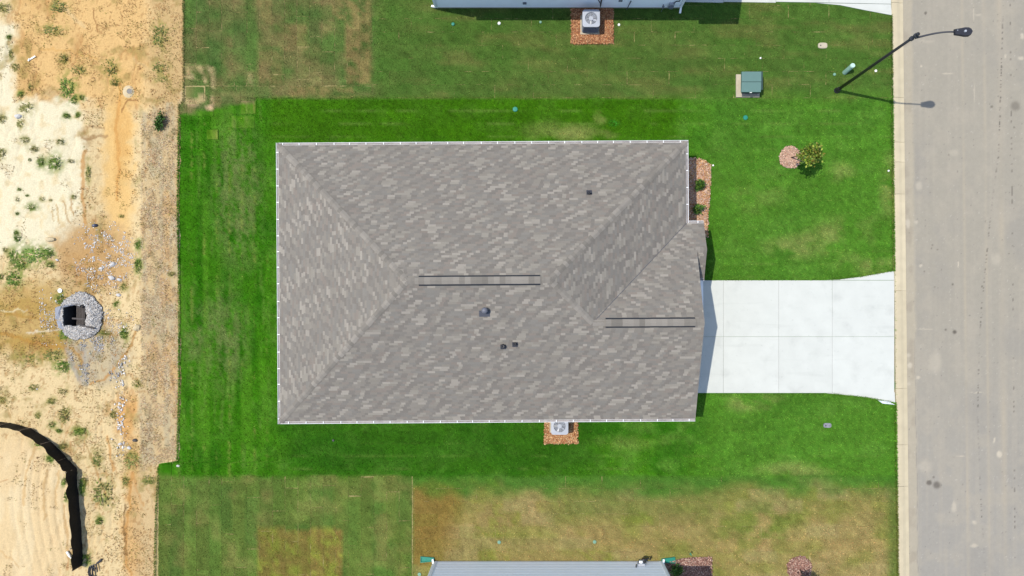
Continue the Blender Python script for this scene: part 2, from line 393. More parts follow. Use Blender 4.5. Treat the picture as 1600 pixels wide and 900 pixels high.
# soil of the unbuilt lot, with the weeds that grow on it
WEEDS = [  # plan x, y, radius x, radius y (pixels), olive?, label
 (82, 47, 17, 9, 1, 'wide olive weed patch near the top left corner'), (90, 10, 14, 10, 1, 'olive weed patch at the top edge of the dirt'), (6, 12, 10, 8, 1, 'olive weed patch in the top left corner'),
 (105, 136, 12, 17, 0, 'tall green weed clump left of the small pipe hole'), (115, 156, 5, 9, 0, 'narrow weed tail below the tall weed clump near the pipe hole'), (127, 152, 4, 5, 0, None),
 (12, 57, 4, 4, 0, None), (23, 104, 6, 7, 1, None), (16, 84, 4, 10, 1, None), (31, 148, 5, 6, 0, None), (47, 137, 4, 7, 1, None), (41, 169, 11, 9, 1, 'straggly olive weed clump on pale sand, upper left'),
 (104, 181, 6, 5, 0, None), (121, 180, 4, 5, 0, None), (3, 186, 6, 8, 1, None), (32, 194, 6, 7, 1, None), (40, 219, 8, 6, 1, None), (95, 222, 7, 5, 1, None), (98, 92, 7, 8, 1, 'olive weed patch left of the dark twig scatter'), (122, 110, 12, 8, 1, 'olive weeds among the dark twig scatter, left part'), (170, 105, 12, 16, 1, 'dark olive weeds among the twig scatter, middle'), (177, 128, 8, 6, 1, None),
 (250, 106, 12, 9, 1, 'olive weeds on the tan strip beside the north lawn'), (252, 124, 11, 6, 1, 'flat olive weeds below the tan strip weeds'), (250, 55, 12, 20, 1, 'pale dry weeds on the tan strip near the top'),
 (55, 233, 8, 5, 1, None), (65, 254, 6, 8, 0, None), (86, 255, 11, 12, 0, 'green weed clump on the pale sand, upper of the left lot'), (112, 252, 6, 4, 1, None), (48, 250, 3, 3, 0, None), (3, 240, 7, 9, 1, None), (31, 296, 3, 3, 0, None), (43, 306, 3, 2, 0, None), (28, 312, 4, 4, 1, None), (51, 324, 8, 6, 0, 'small green weed clump on the rippled pale sand'), (67, 311, 5, 4, 1, None), (80, 313, 3, 2, 1, None), (116, 308, 5, 4, 1, None), (28, 334, 3, 3, 0, None),
 (137, 271, 4, 14, 1, 'narrow olive weed strip along the orange gully'), (26, 364, 4, 4, 0, None), (29, 373, 6, 6, 0, None), (8, 390, 4, 5, 1, None), (21, 400, 8, 12, 0, 'green weed clump left of the muddy flat'), (50, 398, 18, 14, 0, 'large green weed patch left of the muddy flat'), (72, 396, 12, 9, 0, 'green weed patch touching the muddy flat'), (32, 412, 10, 12, 0, 'green weeds below the large weed patch'), (78, 414, 6, 5, 0, None), (20, 436, 12, 14, 0, 'dark green weed patch left of the gravel-ringed pit'), (1, 432, 4, 5, 0, None),
 (215, 382, 7, 8, 0, 'green weed clump beside the straw strip, upper'), (215, 415, 6, 13, 0, 'tall green weed clump beside the straw strip, lower'), (268, 428, 7, 4, 1, None), (187, 337, 5, 3, 1, None),
 (91, 467, 8, 9, 0, 'green weed clump under the white disc beside the pit'), (97, 522, 9, 10, 0, 'green weed clump at the lower left rim of the pit'), (192, 522, 7, 11, 0, 'green weed clump right of the pit below the white streak'), (160, 520, 13, 4, 1, 'low weeds between pit and white streak'), (179, 475, 5, 5, 0, None), (192, 448, 6, 6, 1, None),
 (42, 561, 17, 9, 1, 'olive weed mound below the wet patch'), (95, 573, 12, 10, 0, 'dark green weed mound below the pit'), (80, 556, 14, 10, 1, 'olive weeds between two weed mounds below the pit'), (52, 605, 9, 6, 1, None), (3, 624, 6, 6, 1, None), (79, 627, 8, 6, 1, None), (98, 612, 6, 5, 1, None), (58, 650, 5, 6, 1, None), (100, 648, 8, 14, 1, 'yellow olive weeds right of the silt fence bend'), (80, 664, 6, 5, 0, None), (91, 673, 5, 4, 0, None), (124, 675, 11, 7, 0, 'bright green weed clump right of the silt fence bend'), (62, 693, 9, 6, 0, 'green weeds on the left of the silt fence'), (80, 716, 8, 7, 0, 'green weed clump inside the silt fence curve'), (98, 697, 6, 6, 1, None), (100, 752, 5, 7, 0, None), (104, 775, 4, 9, 0, None), (128, 762, 5, 14, 0, 'weeds in the shade of the silt fence'), (131, 750, 4, 5, 1, None), (133, 874, 9, 10, 0, 'green weeds at the lower end of the silt fence'), (154, 815, 6, 7, 0, 'lone green weed tuft on pale sand right of the fence'),
 (150, 718, 9, 12, 1, 'olive weeds on the rilled soil right of the fence'), (160, 770, 14, 22, 1, 'large olive weed patch between fence and tan strip'), (205, 718, 13, 14, 1, 'green brown weeds at the foot of the straw strip'), (196, 752, 6, 8, 1, None), (232, 750, 12, 8, 1, 'sparse weeds touching the corner of the south lawn'), (176, 648, 5, 7, 1, None), (212, 600, 8, 6, 1, 'grey green weeds on the straw strip edge')]
PIT = (119, 493)
DKB = (158, 112, 66)
LINES = [([(145, 12), (144, 25), (150, 40), (150, 48)], 1.1, DKB, .8), ([(150, 40), (172, 42)], .9, DKB, .5), ([(186, 172), (192, 160), (210, 154)], 1.3, DKB, .8), ([(152, 150), (156, 180)], 1, DKB, .5),
 ([(88, 320), (94, 348)], 1, (206, 170, 116), .8), ([(102, 314), (107, 350)], 1.2, (190, 150, 96), .8), ([(110, 312), (116, 338)], 1, (200, 160, 108), .8), ([(83, 330), (85, 345)], 1, (206, 170, 116), .7), ([(130, 235), (128, 290), (132, 350)], 3, (214, 164, 104), .8),
 ([(10, 490), (60, 498), (98, 540)], 2.5, (188, 146, 66), .6), ([(0, 520), (60, 538), (110, 545), (128, 570)], 3, (196, 148, 72), .7), ([(40, 520), (90, 516)], 1.3, (244, 234, 214), .7), ([(0, 488), (40, 484)], 1.3, (240, 226, 190), .7),
 ([(128, 545), (134, 600)], 3, (176, 172, 168), .7), ([(100, 545), (112, 575), (128, 600)], 4, (180, 176, 172), .7), ([(140, 600), (160, 592), (178, 575)], 2, (206, 156, 96), .8), ([(215, 510), (200, 545), (185, 570)], 2, (196, 150, 90), .8),
 ([(132, 695), (150, 740), (165, 780)], 2, (184, 148, 92), .6), ([(165, 680), (176, 735)], 2.6, (218, 166, 102), .8), ([(205, 740), (200, 800), (195, 830), (194, 870), (203, 900)], 2.5, (212, 160, 96), .8), ([(193, 790), (194, 868)], 1.2, (150, 118, 76), .8), ([(207, 745), (222, 790)], 1.6, (206, 156, 96), .6),
 ([(60, 690), (40, 740), (38, 790)], 2, (222, 186, 134), .7), ([(75, 735), (68, 770), (70, 810)], 2, (216, 180, 128), .7), ([(92, 735), (88, 790)], 1.8, (220, 184, 132), .7), ([(98, 790), (104, 830), (106, 860)], 2, (220, 180, 126), .7), ([(0, 755), (12, 748)], 1.4, (206, 160, 110), .7), ([(0, 860), (30, 885)], 1.6, (226, 190, 140), .7), ([(105, 890), (108, 862)], 2, (206, 150, 100), .6),
 ([(185, 130), (178, 200), (184, 260), (178, 310)], 2.5, (226, 170, 98), .7), ([(208, 90), (240, 118), (275, 165)], 2.2, (228, 196, 144), .8), ([(60, 75), (110, 80), (150, 92)], 2, (232, 186, 118), .7), ([(100, 15), (130, 40)], 3, (240, 212, 164), .6), ([(165, 210), (130, 216)], 2.5, (176, 140, 98), .7), ([(160, 200), (140, 196)], 2, (184, 148, 104), .6)]
def terr(x, y, px, py):
    z = -0.06 + 0.10 * (fbm(px / 60, py / 60, 81) - 0.5) + 0.04 * (fbm(px / 14, py / 20, 82) - 0.5) + 0.014 * (fbm(px / 4, py / 5, 83, 2) - .5)
    z -= 0.16 * ell(px, py, 182, 250, 32, 130, 0.7)
    z -= 0.12 * ell(px, py, 150, 400, 60, 50, 0.7)
    z += 0.10 * ell(px, py, 60, 290, 70, 120, 0.4)
    z -= 0.22 * ell(px, py, 130, 500, 60, 60, 0.7)
    z += 0.12 * ell(px, py, 40, 800, 75, 110, 0.5)
    rill = np.abs(fbm(px / 26 + py / 300, py / 60, 84) - 0.5)
    z -= 0.035 * (1 - sstep(0.0, 0.08, rill)) * (1 - sstep(200, 225, px)) * sstep(.4, .6, fbm(px / 40, py / 40, 101))
    r2 = np.abs(fbm(px / 18, py / 75, 85) - 0.5)
    z -= 0.05 * (1 - sstep(0, 0.04, r2)) * rect(px, py, 130, 560, 240, 900, 20)
    tr = np.abs(((px - 60 + 12 * np.sin(py / 55)) / 13.0) % 1 - 0.5)
    z -= 0.04 * sstep(.2, .5, tr) * ell(px, py, 62, 800, 45, 90, .5)
    z += 0.02 * rect(px, py, 220, 165, 282, 722, 5)
    z = np.where(px > 262, np.minimum(z, -0.035), z)
    z = np.where(px > 300, -0.08, z)
    z = np.where((np.abs(px - 116) < 20) & (np.abs(py - 493) < 18.5), -1.3, z)
    return z
def soil_color(px, py):
    A = alb
    n1 = fbm(px / 40, py / 40, 101); n2 = fbm(px / 11, py / 13, 102); n3 = fbm(px / 3.5, py / 4, 103, 3)
    qx = px + (n2 - .5) * 26; qy = py + (fbm(px / 11, py / 11, 107) - .5) * 26
    c = np.zeros(px.shape + (3,)) + A(246, 222, 178)
    c = mixc(c, A(244, 202, 140), rect(qx, qy, 20, -80, 232, 165, 16) * .9)
    c = mixc(c, A(228, 186, 126), sstep(.5, .7, n1) * rect(qx, qy, 20, -80, 232, 165, 16) * .8)
    c = mixc(c, A(206, 178, 136), ell(qx, qy, 90, 160, 26, 24, .4) * .6 + ell(qx, qy, 130, 215, 12, 14, .4) * .8)
    c = mixc(c, A(255, 246, 220), np.clip(rect(qx, qy, -80, 155, 128, 395, 10) + rect(qx, qy, -80, 35, 18, 165, 10), 0, 1) * (1 - .5 * sstep(.55, .75, n2)))
    c = mixc(c, A(250, 208, 140), ell(qx, qy, 182, 250, 26, 125, .4) * .9)
    c = mixc(c, A(236, 186, 114), ell(qx, qy, 186, 215, 10, 70, .6) * .7)
    c = mixc(c, A(216, 178, 128), ell(qx, qy, 145, 400, 62, 58, .25) * .9)
    c = mixc(c, A(204, 160, 104), ell(qx, qy, 135, 400, 30, 36, .6) * .6)
    c = mixc(c, A(206, 172, 104), ell(qx, qy, 45, 500, 95, 62, .3) * .85)
    c = mixc(c, A(186, 152, 70), ell(qx, qy, 60, 535, 60, 12, .5) * .6 + ell(qx, qy, 35, 480, 40, 10, .5) * .5)
    c = mixc(c, A(202, 188, 162), ell(qx, qy, 150, 560, 48, 44, .4) * .8)
    c = mixc(c, A(188, 180, 168), sstep(.45, .6, n2) * ell(qx, qy, 145, 550, 50, 44, .4) * .7)
    c = mixc(c, A(230, 178, 112), ell(qx, qy, 196, 650, 20, 34, .4) * .9)
    c = mixc(c, A(232, 186, 126), np.clip(ell(qx, qy, 206, 730, 14, 60, .5) + ell(qx, qy, 205, 850, 16, 70, .5), 0, 1) * .8)
    c = mixc(c, A(246, 220, 178), ell(qx, qy, 40, 800, 82, 120, .15))
    c = mixc(c, A(252, 232, 196), sstep(.5, .7, fbm(px / 12, py / 60, 111)) * ell(qx, qy, 50, 800, 70, 120, .2) * .7)
    tw = rect(qx, qy, 232, -80, 292, 165, 6)
    c = mixc(c, A(216, 182, 130), tw * .8)
    sw = rect(px + (n3 - .5) * 6 + (n1 - .5) * 14, py + (px - 250) * .5 + (n2 - .5) * 24, 219, 165, 290, 724, 4)
    c = mixc(c, A(222, 198, 158), sw * .9)
    c = mixc(c, A(204, 192, 164), sw * sstep(.42, .6, fbm(px / 9, py / 60, 114)) * .7)
    c = mixc(c, A(224, 186, 134), sw * sstep(.5, .7, fbm(px / 20, py / 46, 113)) * .7)
    c = mixc(c, A(214, 184, 140), rect(qx, qy, 208, 724, 250, 980, 8) * .6)
    c = mixc(c, A(150, 138, 70), sstep(.56, .70, n2 * .6 + n1 * .4) * .5 * (1 - .8 * np.clip(rect(qx, qy, -80, 155, 128, 395, 10) + ell(qx, qy, 182, 250, 30, 120, .4), 0, 1)) * (1 - ell(qx, qy, 40, 800, 82, 120, .15)) * (1 - sw))
    pale = np.clip(rect(qx, qy, -80, 155, 128, 395, 10) + rect(qx, qy, -80, 35, 18, 165, 10) + ell(qx, qy, 40, 800, 82, 120, .15) + ell(qx, qy, 182, 250, 30, 120, .4), 0, 1)
    c = mixc(c, A(168, 128, 80), sstep(.62, .74, n3) * .55 * (1 - .8 * pale))
    for (wx, wy, rx, ry, ol, _) in WEEDS:
        sel = (np.abs(px - wx) < rx * 2.2) & (np.abs(py - wy) < ry * 2.2)
        if sel.any():
            mk = ell(px[sel], py[sel], wx, wy, rx * 1.25, ry * 1.25, .8) * sstep(.36, .6, fbm(px[sel] / 4.5, py[sel] / 4.5, 119, 3))
            c[sel] = mixc(c[sel], A(156, 154, 76) if ol else A(122, 150, 54), mk * (.75 if ol else .88))
    for pts, wd_, col_, k_ in LINES:
        dmin = np.full(px.shape, 1e9)
        jx = px + (n2 - .5) * 9; jy = py + (fbm(px / 9, py / 9, 118) - .5) * 9
        for (x0, y0), (x1, y1) in zip(pts[:-1], pts[1:]):
            t_ = np.clip(((jx - x0) * (x1 - x0) + (jy - y0) * (y1 - y0)) / ((x1 - x0) ** 2 + (y1 - y0) ** 2), 0, 1)
            dmin = np.minimum(dmin, np.hypot(jx - x0 - t_ * (x1 - x0), jy - y0 - t_ * (y1 - y0)))
        c = mixc(c, A(*col_), (1 - sstep(wd_ * .5, wd_ * 1.4, dmin)) * k_)
    rill = np.abs(fbm(px / 26 + py / 300, py / 60, 84) - 0.5)
    c = mixc(c, A(200, 150, 96), (1 - sstep(0.0, 0.035, rill)) * .5 * (px < 215) * (1 - .8 * pale) * sstep(.45, .6, n1))
    return c * (0.92 + 0.16 * n3[..., None]) * np.array([1.04, 1.0, .86])

# ------------------------------------------------------------------ ground, soil, turf
g = MB()
g.quad((-250, -250, -1.6), (250, -250, -1.6), (250, 250, -1.6), (-250, 250, -1.6))
tag(g.build('ground', mat('far_soil', alb(205, 180, 135), 0.95, 0.2, 0.4)), kind='structure')

W_X0 = at(-70, 450).x; W_X1 = at(306, 450).x; W_Y0 = at(0, 975).y; W_Y1 = at(0, -75).y
xs = np.concatenate([np.linspace(-120, W_X0 - 0.5, 30), np.arange(W_X0, W_X1, 0.06)])
ys = np.concatenate([np.linspace(-120, W_Y0 - 0.5, 24), np.arange(W_Y0, W_Y1, 0.065), np.linspace(W_Y1 + 0.5, 120, 24)])
dirt = link('dirt_lot', grid_mesh('dirt_lot', xs, ys, terr, soil_color), M_SOIL)
tag(dirt, 'bare sandy building lot with pale cream and orange soil', None, kind='structure')
# subsoil below the turf, reaching out past the frame
xs = np.concatenate([np.arange(W_X1 - 0.6, at(1420, 450).x, 0.5)])
ys = np.concatenate([np.linspace(-120, W_Y0, 30), np.arange(W_Y0 + .5, W_Y1, 0.5), np.linspace(W_Y1 + .5, 120, 30)])
sub = link('topsoil', grid_mesh('topsoil', xs, ys, lambda x, y, px, py: np.full_like(x, -0.055), lambda px, py: np.where(((py < -12) | (py > 912))[..., None], alb(104, 126, 62) * (.8 + .4 * fbm(px / 60, py / 60, 181))[..., None], alb(176, 156, 104))), M_SOIL)
tag(sub, kind='structure')

def lawn_z(x, y, px, py): return 0.03 * (fbm(px / 90, py / 90, 121) - 0.5) + 0.012 * (fbm(px / 12, py / 12, 122, 2) - .5)
def lawn_sheet(name, y0, y1, zoff, left, right):
    """turf sheet between two plan rows; its west and east rims follow the uneven cut edges"""
    rows = np.linspace(y0, y1 + .5, int((y1 - y0) / 4)); cols = np.linspace(0, 1, 281)
    PYg, U = np.meshgrid(rows, cols, indexing='ij')
    L_ = left(PYg) + (fbm(PYg / 5, PYg * 0, 131, 3) - .5) * 4; R_ = right(PYg) + (fbm(PYg / 4, PYg * 0 + 9, 132, 3) - .5) * 2.5
    PXg = L_ + (R_ - L_) * U
    x, y = at_np(PXg, PYg)
    px = PXg.ravel(); py = PYg.ravel(); x = x.ravel(); y = y.ravel()
    z = lawn_z(x, y, px, py) + zoff
    z = np.where((U.ravel() == 0) | (U.ravel() == 1), -0.07, z)
    nx, ny = len(cols), len(rows)
    i = (np.arange(ny - 1)[:, None] * nx + np.arange(nx - 1)[None, :]).ravel()
    F = np.stack([i, i + nx, i + nx + 1, i + 1], 1)
    return link(name, np_mesh(name, np.stack([x, y, z], 1), F, lawn_color(px, py), True), M_LAWN)
lawn = lawn_sheet('lawn', Y_TOP, Y_BOT, 0.0, xlawn, lambda py: xcurb(py) + 0.3)
tag(lawn, 'bright green lawn round the grey-roofed house', kind='structure')

# neighbour lawns are laid slab by slab; each slab of turf is a piece of its own
BL = {'n': [], 'm': [], 's': []}                       # blade regions: rectangles (x0, y0, x1, y1) in plan pixels
def sod(parent, key, x0, y0, x1, y1, lift, tintmul=(1, 1, 1)):
    nx = 4 if (x1 - x0) < (y1 - y0) else 9; ny = 9 if nx == 4 else 4
    u = np.linspace(x0, x1, nx); v = np.linspace(y0, y1, ny)
    PX, PY = np.meshgrid(u, v)
    jx = rng.normal(0, 0.25, PX.shape); jy = rng.normal(0, 0.25, PX.shape)
    X, Y = at_np(PX + jx, PY + jy)
    z = lawn_z(X, Y, PX, PY) + lift
    col = lawn_color(PX, PY) * np.array(tintmul)
    V = np.stack([X, Y, z], -1).reshape(-1, 3); n = nx * ny
    i = (np.arange(ny - 1)[:, None] * nx + np.arange(nx - 1)[None, :]).ravel()
    F = [tuple(q) for q in np.stack([i, i + nx, i + nx + 1, i + 1], 1)]
    rim = list(range(nx)) + [k * nx + nx - 1 for k in range(1, ny)] + [n - 1 - k for k in range(1, nx)] + [(ny - 1 - k) * nx for k in range(1, ny - 1)]
    low = V[rim].copy(); low[:, 2] -= 0.06
    soilc = np.tile(alb(138, 136, 78), (len(rim), 1))
    m = len(rim)
    V = np.concatenate([V, V[rim], low]); col = np.concatenate([col.reshape(-1, 3), soilc, soilc])
    for k in range(m): F.append((n + k, n + (k + 1) % m, n + m + (k + 1) % m, n + m + k))
    me = bpy.data.meshes.new('sod_slab'); me.from_pydata(V.tolist(), [], F)
    ca = me.attributes.new('tint', 'FLOAT_COLOR', 'POINT')
    ca.data.foreach_set('color', np.concatenate([col, np.ones((len(V), 1))], 1).astype(np.float32).ravel())
    me.polygons.foreach_set('use_smooth', [True] * len(me.polygons))
    o = link('sod_slab', me, M_LAWN, parent)
    BL[key].append((x0, y0, x1, y1, tintmul))
    return o
def sod_field(parent, key, x0, y0, x1, y1, wx, wy, vertical, left=None, right=None):
    n = 0
    if vertical:
        x = x0; k = 0
        while x < x1 - 4:
            xe = min(x + wx, x1); y = y0 - (k * 0.37 % 1) * wy
            while y < y1:
                a, b = max(y, y0), min(y + wy * random.uniform(.92, 1.08), y1)
                if b - a > 3:
                    gx = random.choice([.02, .05, .1, .2, .42]) if key == 'n' else random.choice([.02, .03, .06, .12, .3]); gy = random.choice([.02, .05, .15, .35, .6])
                    t = random.uniform(.86, 1.12); t2 = random.uniform(-.06, .09)
                    sod(parent, key, x + gx, a + gy, xe - gx, b - gy, random.uniform(-.004, .004), (t + t2, t, t + t2)); n += 1
                y = b if b > y else y + wy
            x = xe; k += 1
    else:
        y = y0; k = 0
        while y < y1 - 3:
            ye = min(y + wx, y1); x = x0 - (k * 0.43 % 1) * wy
            while x < x1:
                a, b = max(x, x0), min(x + wy * random.uniform(.92, 1.08), x1)
                if right is not None: b = min(b, right((y + ye) / 2))
                if b - a > 4:
                    gx = random.choice([.02, .03, .03, .05, .35]); gy = random.choice([.02, .02, .03, .04, .16])
                    t = random.uniform(.95, 1.05); t2 = random.uniform(-.04, .06)
                    sod(parent, key, a + gx, y + gy, b - gx, ye - gy, random.uniform(-.003, .003), (t + t2, t, t + t2)); n += 1
                nb = x + wy
                x = b if b > x else nb
                if right is not None and x >= right((y + ye) / 2) - 1: break
            y = ye; k += 1
    return n
def base_strip(name, poly, col, z):
    m = MB(); m.quad(*[at(x, y, z) for x, y in poly][::-1])
    o = m.build(name, mat(name + '_thatch', col, 0.95, 0.25, 20, 0.4, 30)); return tag(o, kind='structure')
lawn_n = base_strip('neighbor_lawn_north', [(288, -13), (1392.3, -13), (1393.5, Y_TOP), (288, Y_TOP)], alb(190, 176, 118), -0.016)
lawn_s = base_strip('neighbor_lawn_south', [(248, Y_BOT), (1400, Y_BOT), (1402.6, 913), (242, 913)], alb(194, 178, 120), -0.016)
ORG[lawn_n] = Vector((0, 0, 0)); ORG[lawn_s] = Vector((0, 0, 0))
sod_field(lawn_n, 'n', 287.5, -12, 581, 134, 19.6, 52, True)
sod_field(lawn_n, 'n', 320, 134.5, 581, Y_TOP, 18.5, 52, False)
sod_field(lawn_n, 'n', 581, -12, 1393, Y_TOP, 20.6, 62, False, right=lambda y: xcurb(y) + .3)
sod_field(lawn_s, 's', 247.5, Y_BOT, 645, 912, 19.8, 78, True)
sod_field(lawn_s, 's', 644.8, Y_BOT, 1402, 912, 19.6, 60, False, right=lambda y: xcurb(y) + .3)
for (x0, y0, x1, y1, l, tm) in [(337, 161, 377, 178, .02, (.95, .95, .95)), (377, 158, 400, 178, .03, (1.7, 1.15, 1.8)), (324, 203, 341, 218, .05, (1.9, 1.1, 1.9)),
                                (281, 163, 292, 183, .015, (.9, .9, .9)), (293, 163, 334, 181, .02, (1.25, 1.05, 1.3)), (362, 182, 398, 200, .02, (1.5, 1.15, 1.4)),
                                (344, 143, 376, 158, .015, (1.1, 1.05, 1.1)), (248, 725, 268, 743, .02, (1.0, .95, 1.0)), (291, 136, 318, 158, .012, (1.15, 1.1, 1.1))]:
    sod(lawn, 'm', x0, y0, x1, y1, l, tm)

# ------------------------------------------------------------------ grass blades (stuff): real blades on every turf area
EXCL = [DRIVE, DRIVE2, BED_FRONT, BED_AC, BED_AC2, BED_SE, RING_N, RING_S, [(1148, 114), (1192, 112), (1192, 155), (1148, 155)], [(452, 246), (1042, 246), (1055, 640), (452, 640)],
        [(684, -80), (1064, -80), (1064, 12), (684, 12)], [(681, 877), (1032, 877), (1040, 980), (675, 980)]]
def blades(name, PX, PY, mul, ln, wd, label, z0=0.0, colf=lawn_color, zf=lawn_z, cjit=0.3):
    keep = np.ones(len(PX), bool)
    for p in EXCL: keep &= ~inpoly(PX, PY, p)
    PX = PX[keep]; PY = PY[keep]; mul = mul[keep] if mul is not None else None
    n = len(PX); x, y = at_np(PX, PY); z = zf(x, y, PX, PY) + z0 - .004
    a = rng.uniform(0, 2 * PI, n); lean = rng.uniform(.2, 1.1, n); L = ln * rng.uniform(.55, 1.3, n); W = wd * rng.uniform(.6, 1.3, n)
    dx = np.cos(a); dy = np.sin(a)
    tip = np.stack([x + dx * np.sin(lean) * L, y + dy * np.sin(lean) * L, z + np.cos(lean) * L], 1)
    b1 = np.stack([x - dy * W / 2, y + dx * W / 2, z], 1); b2 = np.stack([x + dy * W / 2, y - dx * W / 2, z], 1)
    V = np.stack([b1, b2, tip], 1).reshape(-1, 3)
    col = colf(PX, PY)
    if mul is not None: col = col * mul
    j = np.exp(rng.normal(0, cjit, n))[:, None]; yel = rng.uniform(0, 1, n)[:, None] ** 3
    col = col * j; col = col * (1 + yel * np.array([.7, .15, .3]))
    col = np.repeat(np.clip(col * 1.25, 0, .7), 3, 0)
    F = np.arange(3 * n).reshape(-1, 3)
    o = link(name, np_mesh(name, V, F, col), M_BLADE)
    return tag(o, label, 'grass', kind='stuff')
def scatter(n, x0, y0, x1, y1): return rng.uniform(x0, x1, n), rng.uniform(y0, y1, n)
PX, PY = scatter(300000, 276, Y_TOP - 1, 1402, Y_BOT + 1)
k = (PX > xlawn(PY) - .8) & (PX < xcurb(PY) + 1.3)
blades('grass', PX[k], PY[k], None, .085, .032, 'short bright green grass of the lawn round the house')
def slab_blades(key, dens):
    X, Y, Mu = [], [], []
    for (x0, y0, x1, y1, tm) in BL[key]:
        n = int((x1 - x0) * (y1 - y0) * dens)
        X.append(rng.uniform(x0 - .3, x1 + .3, n)); Y.append(rng.uniform(y0 - .3, y1 + .3, n)); Mu.append(np.tile(tm, (n, 1)))
    return np.concatenate(X), np.concatenate(Y), np.concatenate(Mu)
X, Y, Mu = slab_blades('n', .5); blades('grass', X, Y, Mu, .065, .032, 'short dull green grass of the north lawn with turf seams')
X, Y, Mu = slab_blades('s', .5); blades('grass', X, Y, Mu, .065, .032, 'drying tan and green grass of the south lawn')
# longer, ragged rim of the turf along kerb, drive and bare soil
def rim_pts(line, n, s):
    t = rng.uniform(0, len(line) - 1.001, n); i = t.astype(int); f = t - i; Lp = np.array(line, float)
    p = Lp[i] * (1 - f)[:, None] + Lp[i + 1] * f[:, None]
    return p[:, 0] + rng.normal(0, s, n), p[:, 1] + rng.normal(0, s, n)
RX, RY = [], []
yy = np.linspace(24, 423, 60); RX_, RY_ = rim_pts([(xcurb(v) - .2, v) for v in yy], 5000, .5); RX.append(RX_); RY.append(RY_)
yy = np.linspace(630, 905, 40); RX_, RY_ = rim_pts([(xcurb(v) - .2, v) for v in yy], 5000, .7); RX.append(RX_); RY.append(RY_)
for ln_ in ([(1090, 437.2), (1300, 436.2), (1345, 431.2), (1397, 422.2)], [(1086, 616.6), (1300, 615.6), (1350, 620.6), (1398, 629.6)]):
    RX_, RY_ = rim_pts(ln_, 2600, .45); RX.append(RX_); RY.append(RY_)
yy = np.linspace(-5, 905, 140); RX_, RY_ = rim_pts([(xlawn(v), v) for v in yy], 7000, .8); RX.append(RX_); RY.append(RY_)
SAVE = EXCL; EXCL = []
blades('grass', np.concatenate(RX), np.concatenate(RY), None, .10, .026, 'ragged longer grass along the lawn edges', z0=.01)
EXCL = SAVE

# straw and dead grass on the strip beside the turf, litter on the bare soil
def straw_col(px, py):
    c = np.zeros(px.shape + (3,)) + alb(232, 212, 172); n = fbm(px / 9, py / 14, 141)
    c = mixc(c, alb(182, 160, 118), sstep(.5, .7, n) * .7); return mixc(c, alb(150, 148, 84), sstep(.62, .75, fbm(px / 16, py / 16, 142)) * .6)
PX, PY = scatter(30000, 219, 166, 283, 724); k = (PX < xlawn(PY)) & (fbm(PX / 8, PY / 12, 143) > .42) & (PY + (PX - 250) * .5 > 168)
blades('dry_straw', PX[k], PY[k], None, .13, .018, 'matted tan straw strip between dirt and lawn', colf=straw_col, zf=terr, cjit=.35)['category'] = 'straw'
PX, PY = scatter(60000, -10, -10, 285, 910); q = fbm(PX / 13, PY / 13, 144) * .6 + fbm(PX / 45, PY / 45, 145) * .4
inside = ell(PX, PY, 40, 800, 84, 125, .1); lefts = rect(PX, PY, -80, 160, 125, 395, 8)
k = (PX < xlawn(PY)) & (q > .50 + .12 * inside + .14 * lefts + .1 * ell(PX, PY, 182, 250, 28, 120, .4)) & ~((abs(PX - 119) < 30) & (abs(PY - 493) < 34))
def litter_col(px, py):
    c = np.zeros(px.shape + (3,)) + alb(160, 132, 80); c = mixc(c, alb(120, 128, 56), sstep(.4, .7, fbm(px / 12, py / 12, 146)))
    return mixc(c, alb(120, 84, 52), sstep(.55, .7, fbm(px / 6, py / 6, 147)))
blades('dry_weed_litter', PX[k], PY[k], None, .10, .03, 'sparse dead weeds and sprouts on the bare soil', colf=litter_col, zf=terr, cjit=.4)['category'] = 'weeds'

